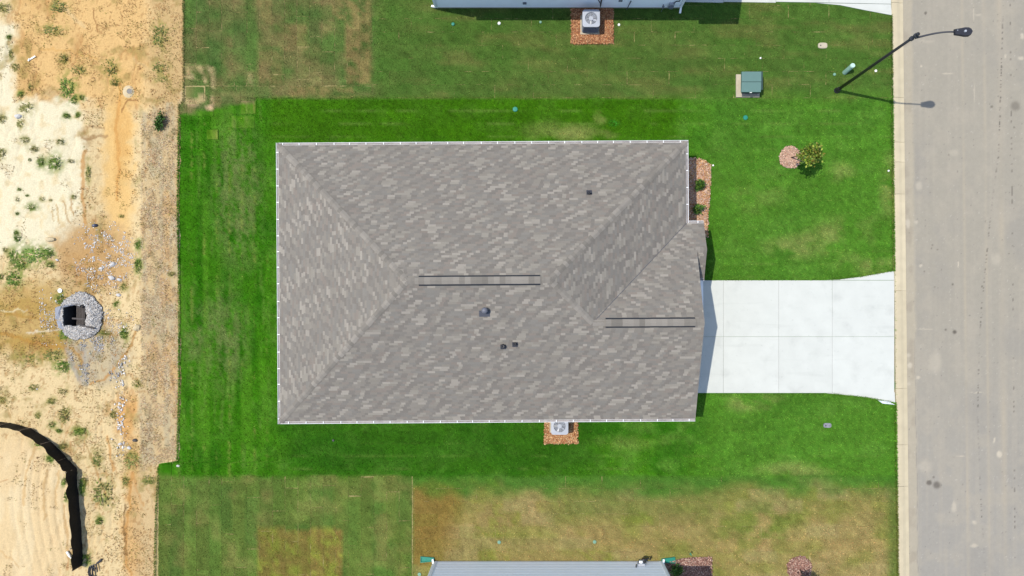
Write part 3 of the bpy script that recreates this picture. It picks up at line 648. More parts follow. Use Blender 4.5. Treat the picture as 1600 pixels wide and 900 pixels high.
# ------------------------------------------------------------------ street: asphalt, kerb, driveways
def road_color(px, py):
    A = alb; u = px - xcurb(py)
    n1 = fbm(px / 70, py / 90, 151); st = fbm(px / 5, py / 260, 152); n3 = fbm(px / 4, py / 4, 153, 3); n2 = fbm(px / 22, py / 30, 154)
    c = np.zeros(px.shape + (3,)) + A(186, 178, 160)
    c = mixc(c, A(180, 175, 165), sstep(400, 900, py) * .7)
    c = mixc(c, A(197, 187, 168), sstep(.5, .7, st) * .3)
    c = mixc(c, A(174, 168, 156), sstep(.5, .7, n1) * .45)
    c = mixc(c, A(198, 188, 168), sstep(.5, .72, n2) * .4)
    c = mixc(c, A(206, 194, 168), (1 - sstep(30, 37, u + (n2 - .5) * 6)) * .75)
    c = mixc(c, A(178, 166, 146), sstep(.55, .7, n2) * (1 - sstep(28, 34, u)) * .5)
    for s in (112, 146, 170):
        c = mixc(c, A(206, 192, 166), np.exp(-((u - s) / (2.2 if s != 170 else 4)) ** 2) * (.1 + .5 * vnoise(py / 60, py * 0 + s, 155)))
    for (x, y, r, k) in [(1448, 19, 2.2, .8), (1453, 755, 4, .8), (1465, 758.5, 5.5, .75), (1460, 746, 1.8, .6), (1493, 518.5, 3, .9), (1479, 515, 1.6, .7), (1490, 444, 1.6, .8), (1588, 165, 7, .5),
                         (1551, 166, 2, .6), (1536, 447, 1.4, .7), (1462, 448, 1.2, .6), (1446, 424, 1.2, .7), (1457, 388, 1.3, .6), (1466, 390, 1.3, .6), (1458, 383, 1.1, .6), (1484, 241, 1.3, .5), (1586, 198, 1.3, .7), (1506, 758, 1.4, .5), (1580, 242, 1, .7)]:
        c = mixc(c, A(112, 104, 94), ell(px + (n3 - .5) * 2, py + (n2 - .5) * 2, x, y, r, r, .5) * k)
    for (x, y, rx, ry, k) in [(1420, 349, 3.5, 7, .8), (1433, 347, 3, 3, .6), (1423, 571, 4, 4, .8), (1421, 555, 3, 3, .6), (1436, 590, 3, 2.5, .8), (1421, 600, 3, 3, .5), (1499, 413, 1, 4.5, 1), (1440, 415, 2.5, 3, .7),
                              (1555, 688, 1.5, 5, .9), (1563, 710, 3.5, 5, 1), (1599, 56, 3, 4, .8), (1597, 90, 4, 3, .8), (1572, 87, 2, 3, .7), (1492, 793, 4, 8, .6), (1523, 853, 6, 3, .7), (1524, 817, 3, 3, .6), (1437, 290, 5, 7, .45), (1463, 566, 9, 16, .35),
                              (1558, 405, 7, 9, .35), (1446, 730, 10, 9, .3), (1441, 103, 1.5, 1.5, .9), (1482, 114, 8, 1.2, .7), (1524, 145, 1, 14, .5), (1523, 20, .9, 12, .6), (1527, 613.5, 9, .8, .7), (1502, 713, 6, .8, .8), (1447, 514, 14, .8, .5), (1492, 238, 7, 5, .3), (1530, 22, 5, 2, .5), (1450, 64, 12, 2, .25)]:
        c = mixc(c, A(226, 214, 190), ell(px + (n3 - .5) * 3, py + (n3 - .5) * 3, x, y, rx, ry, .5) * k)
    cx = np.interp(py, [-80, 240, 330, 480, 560, 650, 760, 900, 980], [1572, 1562, 1550, 1535, 1531, 1529, 1533, 1541, 1545])
    dash = sstep(.58, .74, vnoise(py / 1.9, py * 0 + 4, 157)) * (.35 + .65 * sstep(.35, .55, vnoise(py / 60, py * 0 + 2, 158)))
    c = mixc(c, A(104, 98, 92), np.exp(-((px - cx + (n3 - .5) * 1.5) / .9) ** 2) * dash * .9)
    cx2 = np.interp(py, [-80, 300, 900], [1579, 1583, 1588])
    c = mixc(c, A(110, 102, 96), np.exp(-((px - cx2) / .9) ** 2) * sstep(.72, .8, vnoise(py / 4, py * 0 + 8, 159)) * .8)
    c = mixc(c, A(150, 144, 136), (1 - sstep(0, .8, np.abs(px - xcurb(py) - 33 + (n2 - .5) * 5))) * .5 * sstep(400, 700, py))
    sp = vnoise(px / 1.6, py / 1.6, 160); c = mixc(c, A(224, 216, 200), sstep(.93, .98, sp) * .5)
    c = mixc(c, A(110, 106, 100), sstep(.955, .99, vnoise(px / 1.8, py / 1.8, 161)) * .55)
    return c * (.95 + .1 * n3[..., None])
rx0 = at(1408, 450).x
xs = np.concatenate([np.arange(rx0, at(1605, 450).x, .05), np.linspace(at(1606, 450).x, at(1656, 450).x, 12)])
ys = np.concatenate([np.linspace(-120, W_Y0, 20), np.arange(at(0, 912).y, at(0, -12).y, .055), np.linspace(W_Y1, 120, 20)])
road = link('road', grid_mesh('road', xs, ys, lambda x, y, px, py: -0.085 + .0 * x, road_color), M_ROAD)
tag(road, 'pale dusty asphalt street along the lawns', kind='structure')

kerb = bpy.data.objects.new('curb', None); C.objects.link(kerb); tag(kerb, 'cream concrete rolled curb between lawn and street', 'curb', kind='structure'); ORG[kerb] = Vector((0, 0, 0))
cuts = [-75, 4, 152, 222, 253, 303, 454, 607, 695, 760, 912, 980]
def curb_seg(a, b, parent, mirror=None):
    m = MB(); prof = [(0, -.12), (0, .012), (.5, .012), (5, .018), (9, .004), (14, -.045), (19.2, -.062), (19.2, -.12)]
    ends = []
    for yy_ in (a + .22, b - .22):
        ring = []
        for u, z in prof:
            xx = xcurb(yy_) + u if mirror is None else mirror - u + .0112 * yy_
            p = at(xx, yy_, 0); ring.append((p.x, p.y, z))
        ends.append(ring)
    n = len(prof); i = len(m.v); m.v += ends[0] + ends[1]
    m.f += [(i + k, i + n + k, i + n + k + 1, i + k + 1) for k in range(n - 1)] + [tuple(range(n)), tuple(range(2 * n - 1, n - 1, -1))]
    if mirror is not None: m.f = [f[::-1] for f in m.f]
    return m.build('curb_segment', M_CURB, parent)
for a, b in zip(cuts[:-1], cuts[1:]): curb_seg(a, b, kerb)

dw = bpy.data.objects.new('driveway', None); C.objects.link(dw); tag(dw, 'white concrete driveway of the grey-roofed house, two rows of slabs', 'driveway', kind='structure'); ORG[dw] = Vector((0, 0, 0))
def slab(poly, parent, z=0.032, name='concrete_slab'):
    cx = sum(p[0] for p in poly) / len(poly); cy = sum(p[1] for p in poly) / len(poly)
    q = []
    for x, y in poly:
        d = math.hypot(x - cx, y - cy); g_ = .24
        q.append((x - (x - cx) / d * g_, y - (y - cy) / d * g_))
    m = MB(); m.prism([tuple(at(x, y, 0))[:2] for x, y in q], -.08, z + random.uniform(-.002, .002))
    return m.build(name, M_CONC, parent)
for y0, y1 in ((438, 526), (526, 614)):
    for x0, x1 in ((1040, 1130), (1130, 1216.5), (1216.5, 1300), (1300, 1397)):
        slab([(x0, y0), (x1, y0), (x1, y1), (x0, y1)], dw)
slab([(1290, 437.6), (1310, 437), (1345, 432.2), (1396.5, 423.2), (1397, 437.6)], dw)
slab([(1290, 614.2), (1397.8, 612.8), (1398.5, 628.8), (1350, 620.6), (1310, 616)], dw)
dw2 = bpy.data.objects.new('driveway', None); C.objects.link(dw2); tag(dw2, 'white concrete driveway of the north neighbor at the top edge', 'driveway', kind='structure'); ORG[dw2] = Vector((0, 0, 0))
for x0, x1 in ((1062, 1130), (1130, 1212), (1212, 1295), (1295, 1392)):
    slab([(x0, -70), (x1, -70), (x1, 4.6 if x1 < 1300 else 6.6), (x0, 3.2 if x0 < 1290 else 4.6)], dw2)
slab([(1275, 4.9), (1392, 7.0), (1393, 24), (1350, 16), (1312, 8.2)], dw2)

# ================================================================== the house
EZ = 2.75; PITCH = 5 / 12.0
hl = at(436.5, 443, EZ).x; hr = at(1073, 443, EZ).x; htop = at(754, 225, EZ).y; hbot = at(754, 656.5, EZ).y
HC = Vector(((hl + hr) / 2, (htop + hbot) / 2, 0))
a_ = (htop - hbot) / 2; XL = hl - HC.x; XR = hr - HC.x
yv = at(1075, 351, EZ).y - HC.y                      # eave of the front gable's north slope
b_ = (yv + a_) / 2; yg = yv - b_                       # half span and ridge line of the front gable
XG = at(1085, 655, EZ).x - HC.x; XP = at(1100.5, 352, EZ).x - HC.x
ys_p = at(1100, 437, EZ).y - HC.y; yp = (yv + ys_p) / 2
def rz(d): return EZ + PITCH * d                       # roof height d metres in from an eave
house = thing('house', HC, 'house with grey shingled hip roof, white gutters and white driveway', 'house')
house.rotation_euler.z = math.radians(0.38)
HO = HC
def hw(x, y, z): return Vector((x + HC.x, y + HC.y, z))
P_A = hw(XL, a_, EZ); P_B = hw(XL, -a_, EZ); P_C = hw(XR, a_, EZ); P_P = hw(XL + a_, 0, rz(a_)); P_Q = hw(XR - a_, 0, rz(a_))
P_S = hw(XR - b_, yg, rz(b_)); P_G = hw(XG, yg, rz(b_)); P_V = hw(XR, yv, EZ); P_E = hw(XG, -a_, EZ)
P_PE = hw(XP, yv, EZ); P_PR = hw(XP, yp, rz(yv - yp)); P_GR = hw(XG, yp, rz(yv - yp)); P_PS = hw(XP, ys_p, EZ)
XI = XG - 0.9; P_IR = hw(XI, yp, rz(yv - yp)); P_IS = hw(XI, ys_p, EZ)
roof_mb = MB()
planes = [[P_B, P_A, P_P], [P_A, P_C, P_Q, P_P][::1], [P_C, P_V, P_S, P_Q], [P_PE, P_V, P_S, P_G, P_GR, P_PR], [P_B, P_E, P_G, P_S, P_Q, P_P], [P_IS, P_PS, P_PR, P_IR]]
def nrm(pl):
    n = Vector((0, 0, 0))
    for i in range(len(pl)):
        n += pl[i].cross(pl[(i + 1) % len(pl)])
    n.normalize(); return n if n.z > 0 else -n
roof = None
for pl in planes:
    n = nrm(pl); q = [p - n * 0.004 for p in pl]
    if (q[1] - q[0]).cross(q[2] - q[1]).z < 0: q = q[::-1]
    roof_mb.quad(*q)
# sheathing edge: gable rakes
for p, q in ((P_E, P_G), (P_G, P_GR), (P_PE, P_PR), (P_PR, P_PS)):
    roof_mb.bar(p - Vector((.02, 0, .05)), q - Vector((.02, 0, .05)), .018, .045)
roof = roof_mb.build('roof', M_DECK, house)

SH = MB(); big = []
DESIGNS = [[(.34, 'L'), (.16, 'D'), (.34, 'M'), (.24, 'D'), (.20, 'L'), (.18, 'M')], [(.18, 'D'), (.44, 'L'), (.18, 'M'), (.28, 'D'), (.38, 'M')], [(.24, 'M'), (.24, 'D'), (.42, 'M'), (.18, 'D'), (.38, 'L')],
           [(.32, 'D'), (.28, 'M'), (.22, 'L'), (.28, 'D'), (.36, 'M')], [(.40, 'L'), (.24, 'D'), (.20, 'M'), (.20, 'L'), (.42, 'D')], [(.44, 'M'), (.32, 'D'), (.36, 'M'), (.34, 'D')], [(.22, 'D'), (.36, 'M'), (.26, 'D'), (.30, 'L'), (.32, 'M')]]
def tabs(pl, seed):
    n = nrm(pl); e = pl[1] - pl[0]; e.z = 0
    u = e.normalized(); v = n.cross(u)
    if v.z < 0: v = -v
    o = pl[0]; P2 = [((p - o).dot(u), (p - o).dot(v)) for p in pl]
    vmax = max(p[1] for p in P2); ex = 0.121
    def span(h):
        xs_ = []
        for i in range(len(P2)):
            (x0, y0), (x1, y1) = P2[i], P2[(i + 1) % len(P2)]
            if (y0 - h) * (y1 - h) <= 0 and y0 != y1: xs_.append(x0 + (x1 - x0) * (h - y0) / (y1 - y0))
        return (min(xs_), max(xs_)) if len(xs_) >= 2 else None
    rnd = random.Random(seed); k = 0; sgn = -1 if n.y > .1 or n.x < -.1 else 1; SP = 1.46
    while k * ex < vmax - .01:
        v0 = k * ex; v1 = min(v0 + ex + .006, vmax - .004)
        s0 = span(max(v0, .004)); s1 = span(v1)
        if s0 and s1:
            lo = min(s0[0], s1[0]); hi = max(s0[1], s1[1])
            off = sgn * .16 * k + .22 * rnd.random()          # each course starts a step further on, as roofers lay them
            i_ = math.floor((lo - off) / SP) - 1
            seq = []
            while off + i_ * SP < hi:
                ds = DESIGNS[((i_ * 7 + (k + 2 * i_) // 3 * 13 + seed) * 2654435761 >> 7) % len(DESIGNS)]; x_ = off + i_ * SP
                for wdt, tone in ds: seq.append((x_, wdt, tone)); x_ += wdt
                i_ += 1
            for x, wdt, tone in seq:
                xe = x + wdt; light = tone == 'L'
                c0, c1 = max(x, s0[0]), min(xe, s0[1]); d0, d1 = max(x, s1[0]), min(xe, s1[1])
                if c1 - c0 > .01 or d1 - d0 > .01:
                    c1 = max(c1, c0); d1 = max(d1, d0)
                    if c1 <= c0: c0 = c1 = min(max(x, s0[0]), s0[1])
                    if d1 <= d0: d0 = d1 = min(max(x, s1[0]), s1[1])
                    dg = float(vnoise(x * .3, v0 * .3, seed + 3)); r = rnd.random()
                    if light: base = (181, 173, 160) if r < .30 + .5 * (dg - .3) else ((172, 165, 152) if r < .75 else (162, 155, 143))
                    elif tone == 'M': base = (159, 152, 141) if r < .5 else ((154, 149, 140) if r < .75 else (158, 148, 137))
                    else: base = (147, 140, 131) if r < .6 else (151, 145, 136)
                    col = alb(*base) * rnd.uniform(.955, 1.045)
                    t = .013 if light else .008
                    is_pale = base[0] > 178 and wdt >= .30 and abs((c1 - c0) - wdt) < 1e-6 and abs((d1 - d0) - wdt) < 1e-6
                    if is_pale and len(big) < 286 and rnd.random() < .45:
                        big.append((o + u * x + v * v0, u * wdt, v * (v1 - v0), n * t))
                    else:
                        A0 = o + u * c0 + v * v0; B0 = o + u * c1 + v * v0; C0 = o + u * d1 + v * v1; D0 = o + u * d0 + v * v1
                        A1 = A0 + n * t; B1 = B0 + n * t; C1 = C0 + n * .003; D1 = D0 + n * .003
                        SH.quad(A1, B1, C1, D1, col=col)
                        SH.quad(A0, B0, B1, A1, col=col * .8)
                        SH.quad(A0, A1, D1, D0, col=col * .8); SH.quad(B1, B0, C0, C1, col=col * .8)
        k += 1
for i, pl in enumerate(planes): tabs(pl, 200 + i * 7)
o = SH.build('shingle_courses', M_SHINGLE, roof); o['kind'] = 'stuff'
um = MB(); um.v = [(0, 0, 0), (1, 0, 0), (1, 1, 0), (0, 1, 0), (0, 0, 1), (1, 0, 1), (1, 1, .25), (0, 1, .25)]
um.f = [(4, 5, 6, 7), (0, 1, 5, 4), (1, 2, 6, 5), (3, 0, 4, 7), (2, 3, 7, 6), (0, 3, 2, 1)]
um = um.mesh('shingle'); um.materials.append(M_PALE)
for (p, ux, vy, nz) in big:
    o = bpy.data.objects.new('shingle', um); C.objects.link(o); o.parent = roof
    M_ = Matrix((( ux.x, vy.x, nz.x, p.x - HC.x), (ux.y, vy.y, nz.y, p.y - HC.y), (ux.z, vy.z, nz.z, p.z), (0, 0, 0, 1)))
    o.matrix_local = M_
# hip and ridge caps: one folded shingle each
def cap_mesh(drop, wd, ln):
    m = MB(); t0, t1 = .022, .008
    pr = [(-wd, -drop * wd), (0, 0), (wd, -drop * wd)]
    for i in range(2):
        (x0, z0), (x1, z1) = pr[i], pr[i + 1]
        m.quad((x0, 0, z0 + t0), (x1, 0, z1 + t0), (x1, ln, z1 + t1), (x0, ln, z0 + t1))
        m.quad((x0, 0, z0 - .01), (x1, 0, z1 - .01), (x1, 0, z1 + t0), (x0, 0, z0 + t0))
    m.quad((-wd, 0, pr[0][1] - .01), (-wd, 0, pr[0][1] + t0), (-wd, ln, pr[0][1] + t1), (-wd, ln, pr[0][1] - .01))
    m.quad((wd, 0, pr[2][1] + t0), (wd, 0, pr[2][1] - .01), (wd, ln, pr[2][1] - .01), (wd, ln, pr[2][1] + t1))
    me = m.mesh('cap_shingle'); me.materials.append(M_CAP); return me
def caps(p, q, me, step, lift, parent, name='cap_shingle', jit=.012):
    d = q - p; L_ = d.length; d.normalize(); sx = d.cross(Vector((0, 0, 1))).normalized(); up = sx.cross(d)
    n = max(1, round(L_ / step)); step = L_ / n
    for k in range(n):
        o = bpy.data.objects.new(name, me); C.objects.link(o); o.parent = parent
        pos = p + d * (k * step) + up * lift + sx * random.uniform(-jit, jit) - HC
        o.matrix_local = Matrix(((sx.x, d.x, up.x, pos.x), (sx.y, d.y, up.y, pos.y), (sx.z, d.z, up.z, pos.z), (0, 0, 0, 1)))
hipm = cap_mesh(PITCH * .707, .15, .24); ridm = cap_mesh(PITCH, .15, .24); ventm = cap_mesh(PITCH, .175, .30)
for p, q in ((P_A, P_P), (P_B, P_P), (P_C, P_Q), (P_S, P_Q)): caps(p, q, hipm, .205, .012, roof)
def vent(p, q):
    d = (q - p).normalized(); sx = d.cross(Vector((0, 0, 1))).normalized()
    m = MB()
    for s in (-1, 1):
        e0 = sx * s * .02; e1 = sx * s * .185
        dz0 = Vector((0, 0, -.02 * PITCH + .012)); dz1 = Vector((0, 0, -.185 * PITCH + .012)); up = Vector((0, 0, .045))
        m.quad(p + e0 + dz0 + up, q + e0 + dz0 + up, q + e1 + dz1 + up, p + e1 + dz1 + up)
        m.quad(p + e1 + dz1 + up, q + e1 + dz1 + up, q + e1 * 1.32 + dz1, p + e1 * 1.32 + dz1)
        for r_ in (p, q): m.quad(r_ + e0 + dz0, r_ + e1 + dz1, r_ + e1 + dz1 + up, r_ + e0 + dz0 + up)
    o = m.build('ridge_vent', M_BLACK, roof)
    caps(p + Vector((0, 0, .05)), q + Vector((0, 0, .05)), ventm, .27, .008, roof, jit=.002)
def on_ridge(pxv, P, Q):
    lo, hi = 0.0, 1.0
    f = lambda t: plan_z(P + (Q - P) * t)
    for _ in range(40):
        mid = (lo + hi) / 2
        if plan_z(P + (Q - P) * mid) < pxv: lo = mid
        else: hi = mid
    return P + (Q - P) * lo
def plan_z(p):
    return PPX + FPX * p.x / (CAM_H - p.z)
v0, v1 = on_ridge(654, P_P, P_Q), on_ridge(844, P_P, P_Q); vent(v0, v1)
caps(P_P, v0, ridm, .205, .01, roof); caps(P_Q, v1, ridm, .205, .01, roof)
v2, v3 = on_ridge(946, P_S, P_G), on_ridge(1086, P_S, P_G); vent(v2, v3)
caps(P_S, v2, ridm, .205, .01, roof); caps(P_G, v3, ridm, .205, .01, roof)
caps(P_PR, P_GR, ridm, .205, .01, roof)
# valley metal
m = MB()
d = (P_V - P_S).normalized(); sx = d.cross(Vector((0, 0, 1))).normalized()
m.quad(*[p + Vector((0, 0, .016)) for p in (P_S - sx * .012, P_V - sx * .012, P_V + sx * .012, P_S + sx * .012)])
m.build('valley_seam', M_VENT, roof)

# eaves: fascia, soffit, gutters with hangers
OV = 0.38
fas = MB()
for p, q in ((P_A, P_B), (P_A, P_C), (P_C, P_V), (P_V, P_PE), (P_B, P_E), (P_PS, P_IS)):
    fas.bar(p - Vector((0, 0, .09)), q - Vector((0, 0, .09)), .012, .085)
fas.build('fascia', M_WHITE, house)
rk = MB()
for p, q in ((P_E, P_G), (P_G, P_GR), (P_PE, P_PR), (P_PR, P_PS)):
    rk.bar(p + Vector((-.03, 0, -.20)), q + Vector((-.03, 0, -.20)), .012, .09)
rk.build('rake_board', M_WHITE, house)
sf = MB(); zs = EZ - .17
sf.prism([tuple(hw(*q, 0))[:2] for q in ((XL + .02, -a_ + .02), (XG - .02, -a_ + .02), (XG - .02, yg), (XP - .02, yg), (XP - .02, yv - .02), (XR - .02, yv - .02), (XR - .02, a_ - .02), (XL + .02, a_ - .02))], zs - .01, zs)
sf.build('soffit', M_WHITE, house)
def gutter(p, q, out):
    p = p.copy(); q = q.copy(); d = (q - p).normalized(); out = Vector(out); W_ = .125; D_ = .11
    g1 = MB()
    up = Vector((0, 0, 1))
    z = EZ - .02
    def at_(r, w_, dz): return Vector((r.x, r.y, z + dz)) + out * w_
    p2 = p - d * .0; q2 = q + d * .0
    prof = [(.014, 0), (.018, -D_), (.075, -D_), (.112, -.03), (.114, 0), (.132, 0), (.132, -.025), (.116, -.035), (.08, -D_ - .012), (.014, -D_ - .012)]
    n = len(prof); g1.v = [tuple(at_(p2, *c)) for c in prof] + [tuple(at_(q2, *c)) for c in prof]
    g1.f = [(k, k + 1, n + k + 1, n + k) for k in range(n - 1)]
    g1.quad(*[at_(p2, *c) for c in ((.014, 0), (.014, -D_), (.112, -D_), (.138, 0))]); g1.quad(*[at_(q2, *c) for c in ((.014, 0), (.014, -D_), (.112, -D_), (.138, 0))])
    o = g1.build('gutter', M_GUTW, house)
    gi = MB(); gi.quad(at_(p2, .016, -.03), at_(q2, .016, -.03), at_(q2, .111, -.03), at_(p2, .111, -.03))  # raised dark sheet: the channel's shade put into its colour
    gi.build('gutter_shade_sheet', M_GUT, o)
    L_ = (q - p).length; k = random.uniform(.2, .6)
    hm = MB()
    while k < L_ - .1:
        c = p + d * k; h = MB(); h.bar(at_(c, -.04, .012), at_(c, .13, .008), .016, .006)
        h.build('gutter_hanger', M_WHITE, o); k += .86 + random.uniform(-.06, .06)
X = Vector((1, 0, 0)); Yv = Vector((0, 1, 0))
gutter(P_B - Yv * .138, P_A + Yv * .138, (-1, 0, 0)); gutter(P_A, P_C + X * .138, (0, 1, 0)); gutter(P_C, P_V, (1, 0, 0)); gutter(P_V + X * .14, P_PE, (0, 1, 0)); gutter(P_B, P_E, (0, -1, 0))
gutter(P_IS + X * .5, P_PS, (0, -1, 0))
for (x, y) in ((XL + OV, -a_ + OV - .06), (XL + OV, a_ - OV + .06), (XG - .5, -a_ + OV - .06), (XR - .5, a_ - OV + .06)):
    dn = MB(); s = -1 if y < 0 else 1
    dn.bar(hw(x, y + s * .0, .15), hw(x, y, EZ - .35), .04, .05); dn.bar(hw(x, y, EZ - .37), hw(x, s * (a_ + .06), EZ - .14), .04, .05)
    dn.bar(hw(x, y, .13), hw(x, y + s * .28, .06), .04, .035)
    dn.build('downspout', M_WHITE, house)

# walls with lapped siding, garage front, porch
wl, wr, wt, wb = XL + OV, XR - OV, a_ - OV, -a_ + OV
gx = XG - .30
core = MB(); core.prism([tuple(hw(*q, 0))[:2] for q in ((wl, wb), (gx, wb), (gx, yv - OV - .02), (wr, yv - OV - .02), (wr, wt), (wl, wt))], -.05, zs - .012)
tri = [hw(gx, wb, zs - .012), hw(gx, yv - OV, zs - .012), hw(gx, yg, rz(b_) - .12)]
core.quad(*tri)
wall = core.build('wall', M_SIDING, house)
lap = MB()
def laps(x0, y0, x1, y1, nx, ny, z0, z1, holes=()):
    z = z0; dd = Vector((x1 - x0, y1 - y0, 0)); n = Vector((nx, ny, 0))
    while z < z1 - .02:
        ze = min(z + .18, z1)
        lap.quad(hw(x0, y0, z) + n * .022, hw(x1, y1, z) + n * .022, hw(x1, y1, ze) + n * .006, hw(x0, y0, ze) + n * .006)
        lap.quad(hw(x0, y0, z) + n * .002, hw(x1, y1, z) + n * .002, hw(x1, y1, z) + n * .022, hw(x0, y0, z) + n * .022); z = ze
laps(wl, wb, gx, wb, 0, -1, .1, zs - .03); laps(wr, wt, wl, wt, 0, 1, .1, zs - .03); laps(wl, wt, wl, wb, -1, 0, .1, zs - .03); laps(wr, yv - OV, wr, wt, 1, 0, .1, zs - .03); laps(gx, wb, gx, yv - OV, 1, 0, .1, zs - .03)
lap.build('siding', M_SIDING, wall)
def wbox(name, x0, y0, z0, x1, y1, z1, m, parent):
    b = MB(); p0 = hw(x0, y0, z0); p1 = hw(x1, y1, z1); b.box(p0.x, p0.y, p0.z, p1.x, p1.y, p1.z); return b.build(name, m, parent)
gd = wbox('garage_door', gx + .03, yg - 2.5, .06, gx + .06, yg + 2.1, 2.2, M_WHITE, house)
for k in range(4):
    for j in range(4):
        wbox('door_panel', gx + .06, yg - 2.4 + j * 1.13, .14 + k * .52, gx + .075, yg - 2.4 + j * 1.13 + 1.0, .14 + k * .52 + .4, M_WHITE, gd)
fd = wbox('front_door', gx + .03, yp - .85, .12, gx + .07, yp + .1, 2.15, M_DOOR, house)
wbox('handle', gx + .07, yp - .75, 1.0, gx + .12, yp - .70, 1.15, M_DARK, fd)
for (y0, y1) in ((yv + 1.2, yv + 2.7), (a_ - 2.6, a_ - 1.2)):
    wn = wbox('window', wr + .024, y0, .9, wr + .05, y1, 2.3, M_WHITE, house); wbox('pane', wr + .05, y0 + .08, .98, wr + .055, y1 - .08, 2.22, M_GLASS, wn)
for side, xsn in ((1, (-8, -4, 1, 5)), (-1, (-7, -2, 3))):
    for xx in xsn:
        yy_ = wt if side > 0 else wb
        y0, y1 = sorted((yy_ + side * .024, yy_ + side * .05))
        wn = wbox('window', xx, y0, 1.0, xx + 1.0, y1, 2.3, M_WHITE, house)
        y0, y1 = sorted((yy_ + side * .05, yy_ + side * .055)); wbox('pane', xx + .08, y0, 1.08, xx + .92, y1, 2.22, M_GLASS, wn)
for yy_ in (yv - .35, ys_p + .25): wbox('porch_post', XP - .32, yy_ - .07, .05, XP - .18, yy_ + .07, zs - .012, M_WHITE, house)
wbox('porch_slab', gx + .005, ys_p + .1, -.05, XP - .1, yv - .15, .06, M_CONC, house)

# roof penetrations
def roof_pt(px, py, zg=4.3):
    for _ in range(12):
        p = at(px, py, zg)
        lx, ly = p.x - HC.x, p.y - HC.y
        zg = rz(min(a_ - ly, ly + a_, lx - XL, (XR - lx) if ly > yg + b_ - (XR - lx) * 0 and False else 99))
    return at(px, py, zg)
def slope_box(m, c, w_, l_, h_, s):      # plate lying on the north (s=+1) or south (s=-1) slope
    for sgn in (0,):
        dz = -s * PITCH * l_ / 2
        q = [(-w_ / 2, -l_ / 2, -dz), (w_ / 2, -l_ / 2, -dz), (w_ / 2, l_ / 2, dz), (-w_ / 2, l_ / 2, dz)]
        lo = [c + Vector(t) + Vector((0, 0, .016)) for t in q]; hi = [t + Vector((0, 0, h_)) for t in lo]
        m.quad(*hi)
        for k in range(4): m.quad(lo[k], lo[(k + 1) % 4], hi[(k + 1) % 4], hi[k])
c = roof_pt(757.5, 485)
fl = MB(); slope_box(fl, c + Vector((-.03, -.16, -.068)), .52, .30, .012, -1); rv = fl.build('roof_vent', M_VENT, house)
mm = MB(); mm.lathe(c, [(.12, -.05), (.12, .28)], 14); mm.build('vent_pipe', M_VENT, rv)
mm = MB(); mm.lathe(c, [(.14, .27), (.155, .29), (.145, .34), (.10, .39), (.04, .41)], 18); mm.build('vent_cap', M_CAPM, rv, smooth=True)
for (px, py, s, r) in ((921.5, 303, 1, .05), (785.5, 541, -1, .075), (804, 537.5, -1, .05)):
    c = roof_pt(px, py)
    fl = MB(); slope_box(fl, c + Vector((0, -.04 if s < 0 else .04, -.018 if s < 0 else -.018)), .27, .24, .012, s); pv = fl.build('plumbing_vent', M_DARK, house)
    mm = MB(); mm.lathe(c, [(r + .05, .0), (r + .03, .08), (r + .012, .12)], 12); mm.build('boot', M_BLACK, pv, smooth=True)
    mm = MB(); mm.lathe(c, [(r, .02), (r, .30), (r * .75, .30), (r * .75, .2)], 12); mm.build('pipe', M_DARK, pv)

# ================================================================== neighbouring houses
def plain_house(x0, x1, yb, away, h, label, planks, over, roofbits, depth=9.5):
    """neighbour: x0..x1 and yb locate the wall foot nearest the middle lot; away = +1 north, -1 south"""
    p0 = at(x0, yb); p1 = at(x1, yb); y = (p0.y + p1.y) / 2
    t = thing('house', (p0.x, y, 0), label, 'house')
    m = MB(); ya, yb_ = sorted((y, y + away * depth)); m.box(p0.x, ya, -.1, p1.x, yb_, h); wl_ = m.build('wall', M_SIDING, t)
    lp = MB(); z = .12
    while z < h - .05:
        ze = min(z + planks, h); n = -away
        zb = z + (ze - z) * .72
        lp.quad((p0.x, y + n * .034, z), (p1.x, y + n * .034, z), (p1.x, y + n * .032, zb), (p0.x, y + n * .032, zb))
        lp.quad((p0.x, y + n * .032, zb), (p1.x, y + n * .032, zb), (p1.x, y + n * .004, ze), (p0.x, y + n * .004, ze))
        lp.quad((p0.x, y + n * .002, z), (p1.x, y + n * .002, z), (p1.x, y + n * .034, z), (p0.x, y + n * .034, z)); z = ze
    lp.build('siding', M_SIDING, wl_)
    fd_ = MB(); ya, yb_ = sorted((y - away * .03, y)); fd_.box(p0.x - .02, ya, -.1, p1.x + .02, yb_, .115); fd_.build('foundation', M_PADC, t)
    for xx in (p0.x, p1.x):
        cb = MB(); ya, yb_ = sorted((y - away * .05, y + away * .08)); cb.box(xx - .06, ya, .1, xx + .06, yb_, h); cb.build('corner_board', M_WHITE, t)
    rb = MB()
    for (xa, xb, ov, zz) in roofbits:
        X0 = at(xa, yb).x; X1 = at(xb, yb).x; ye = y - away * ov; ym = y + away * depth / 2; yf = y + away * (depth + ov); zr = zz + (depth / 2) * PITCH
        i = len(rb.v)
        rb.v += [(X0, ye, zz), (X1, ye, zz), (X1, ym, zr), (X0, ym, zr), (X1, yf, zz), (X0, yf, zz), (X0, ye, zz - .15), (X1, ye, zz - .15), (X1, yf, zz - .15), (X0, yf, zz - .15)]
        rb.f += [tuple(i + k for k in q) for q in ((0, 1, 2, 3), (3, 2, 4, 5), (6, 7, 1, 0), (9, 5, 4, 8), (6, 9, 8, 7), (0, 3, 5, 9, 6), (1, 7, 8, 4, 2))]
    rb.build('roof', M_CAP, t)
    return t, p0, p1, y
tn, q0, q1, yn = plain_house(683, 1063, 12, 1, 5.6, 'white sided house cut by the top edge of the picture', .16, .2, [(683, 1030, .24, 5.7), (1030.3, 1091, .45, 5.7)])
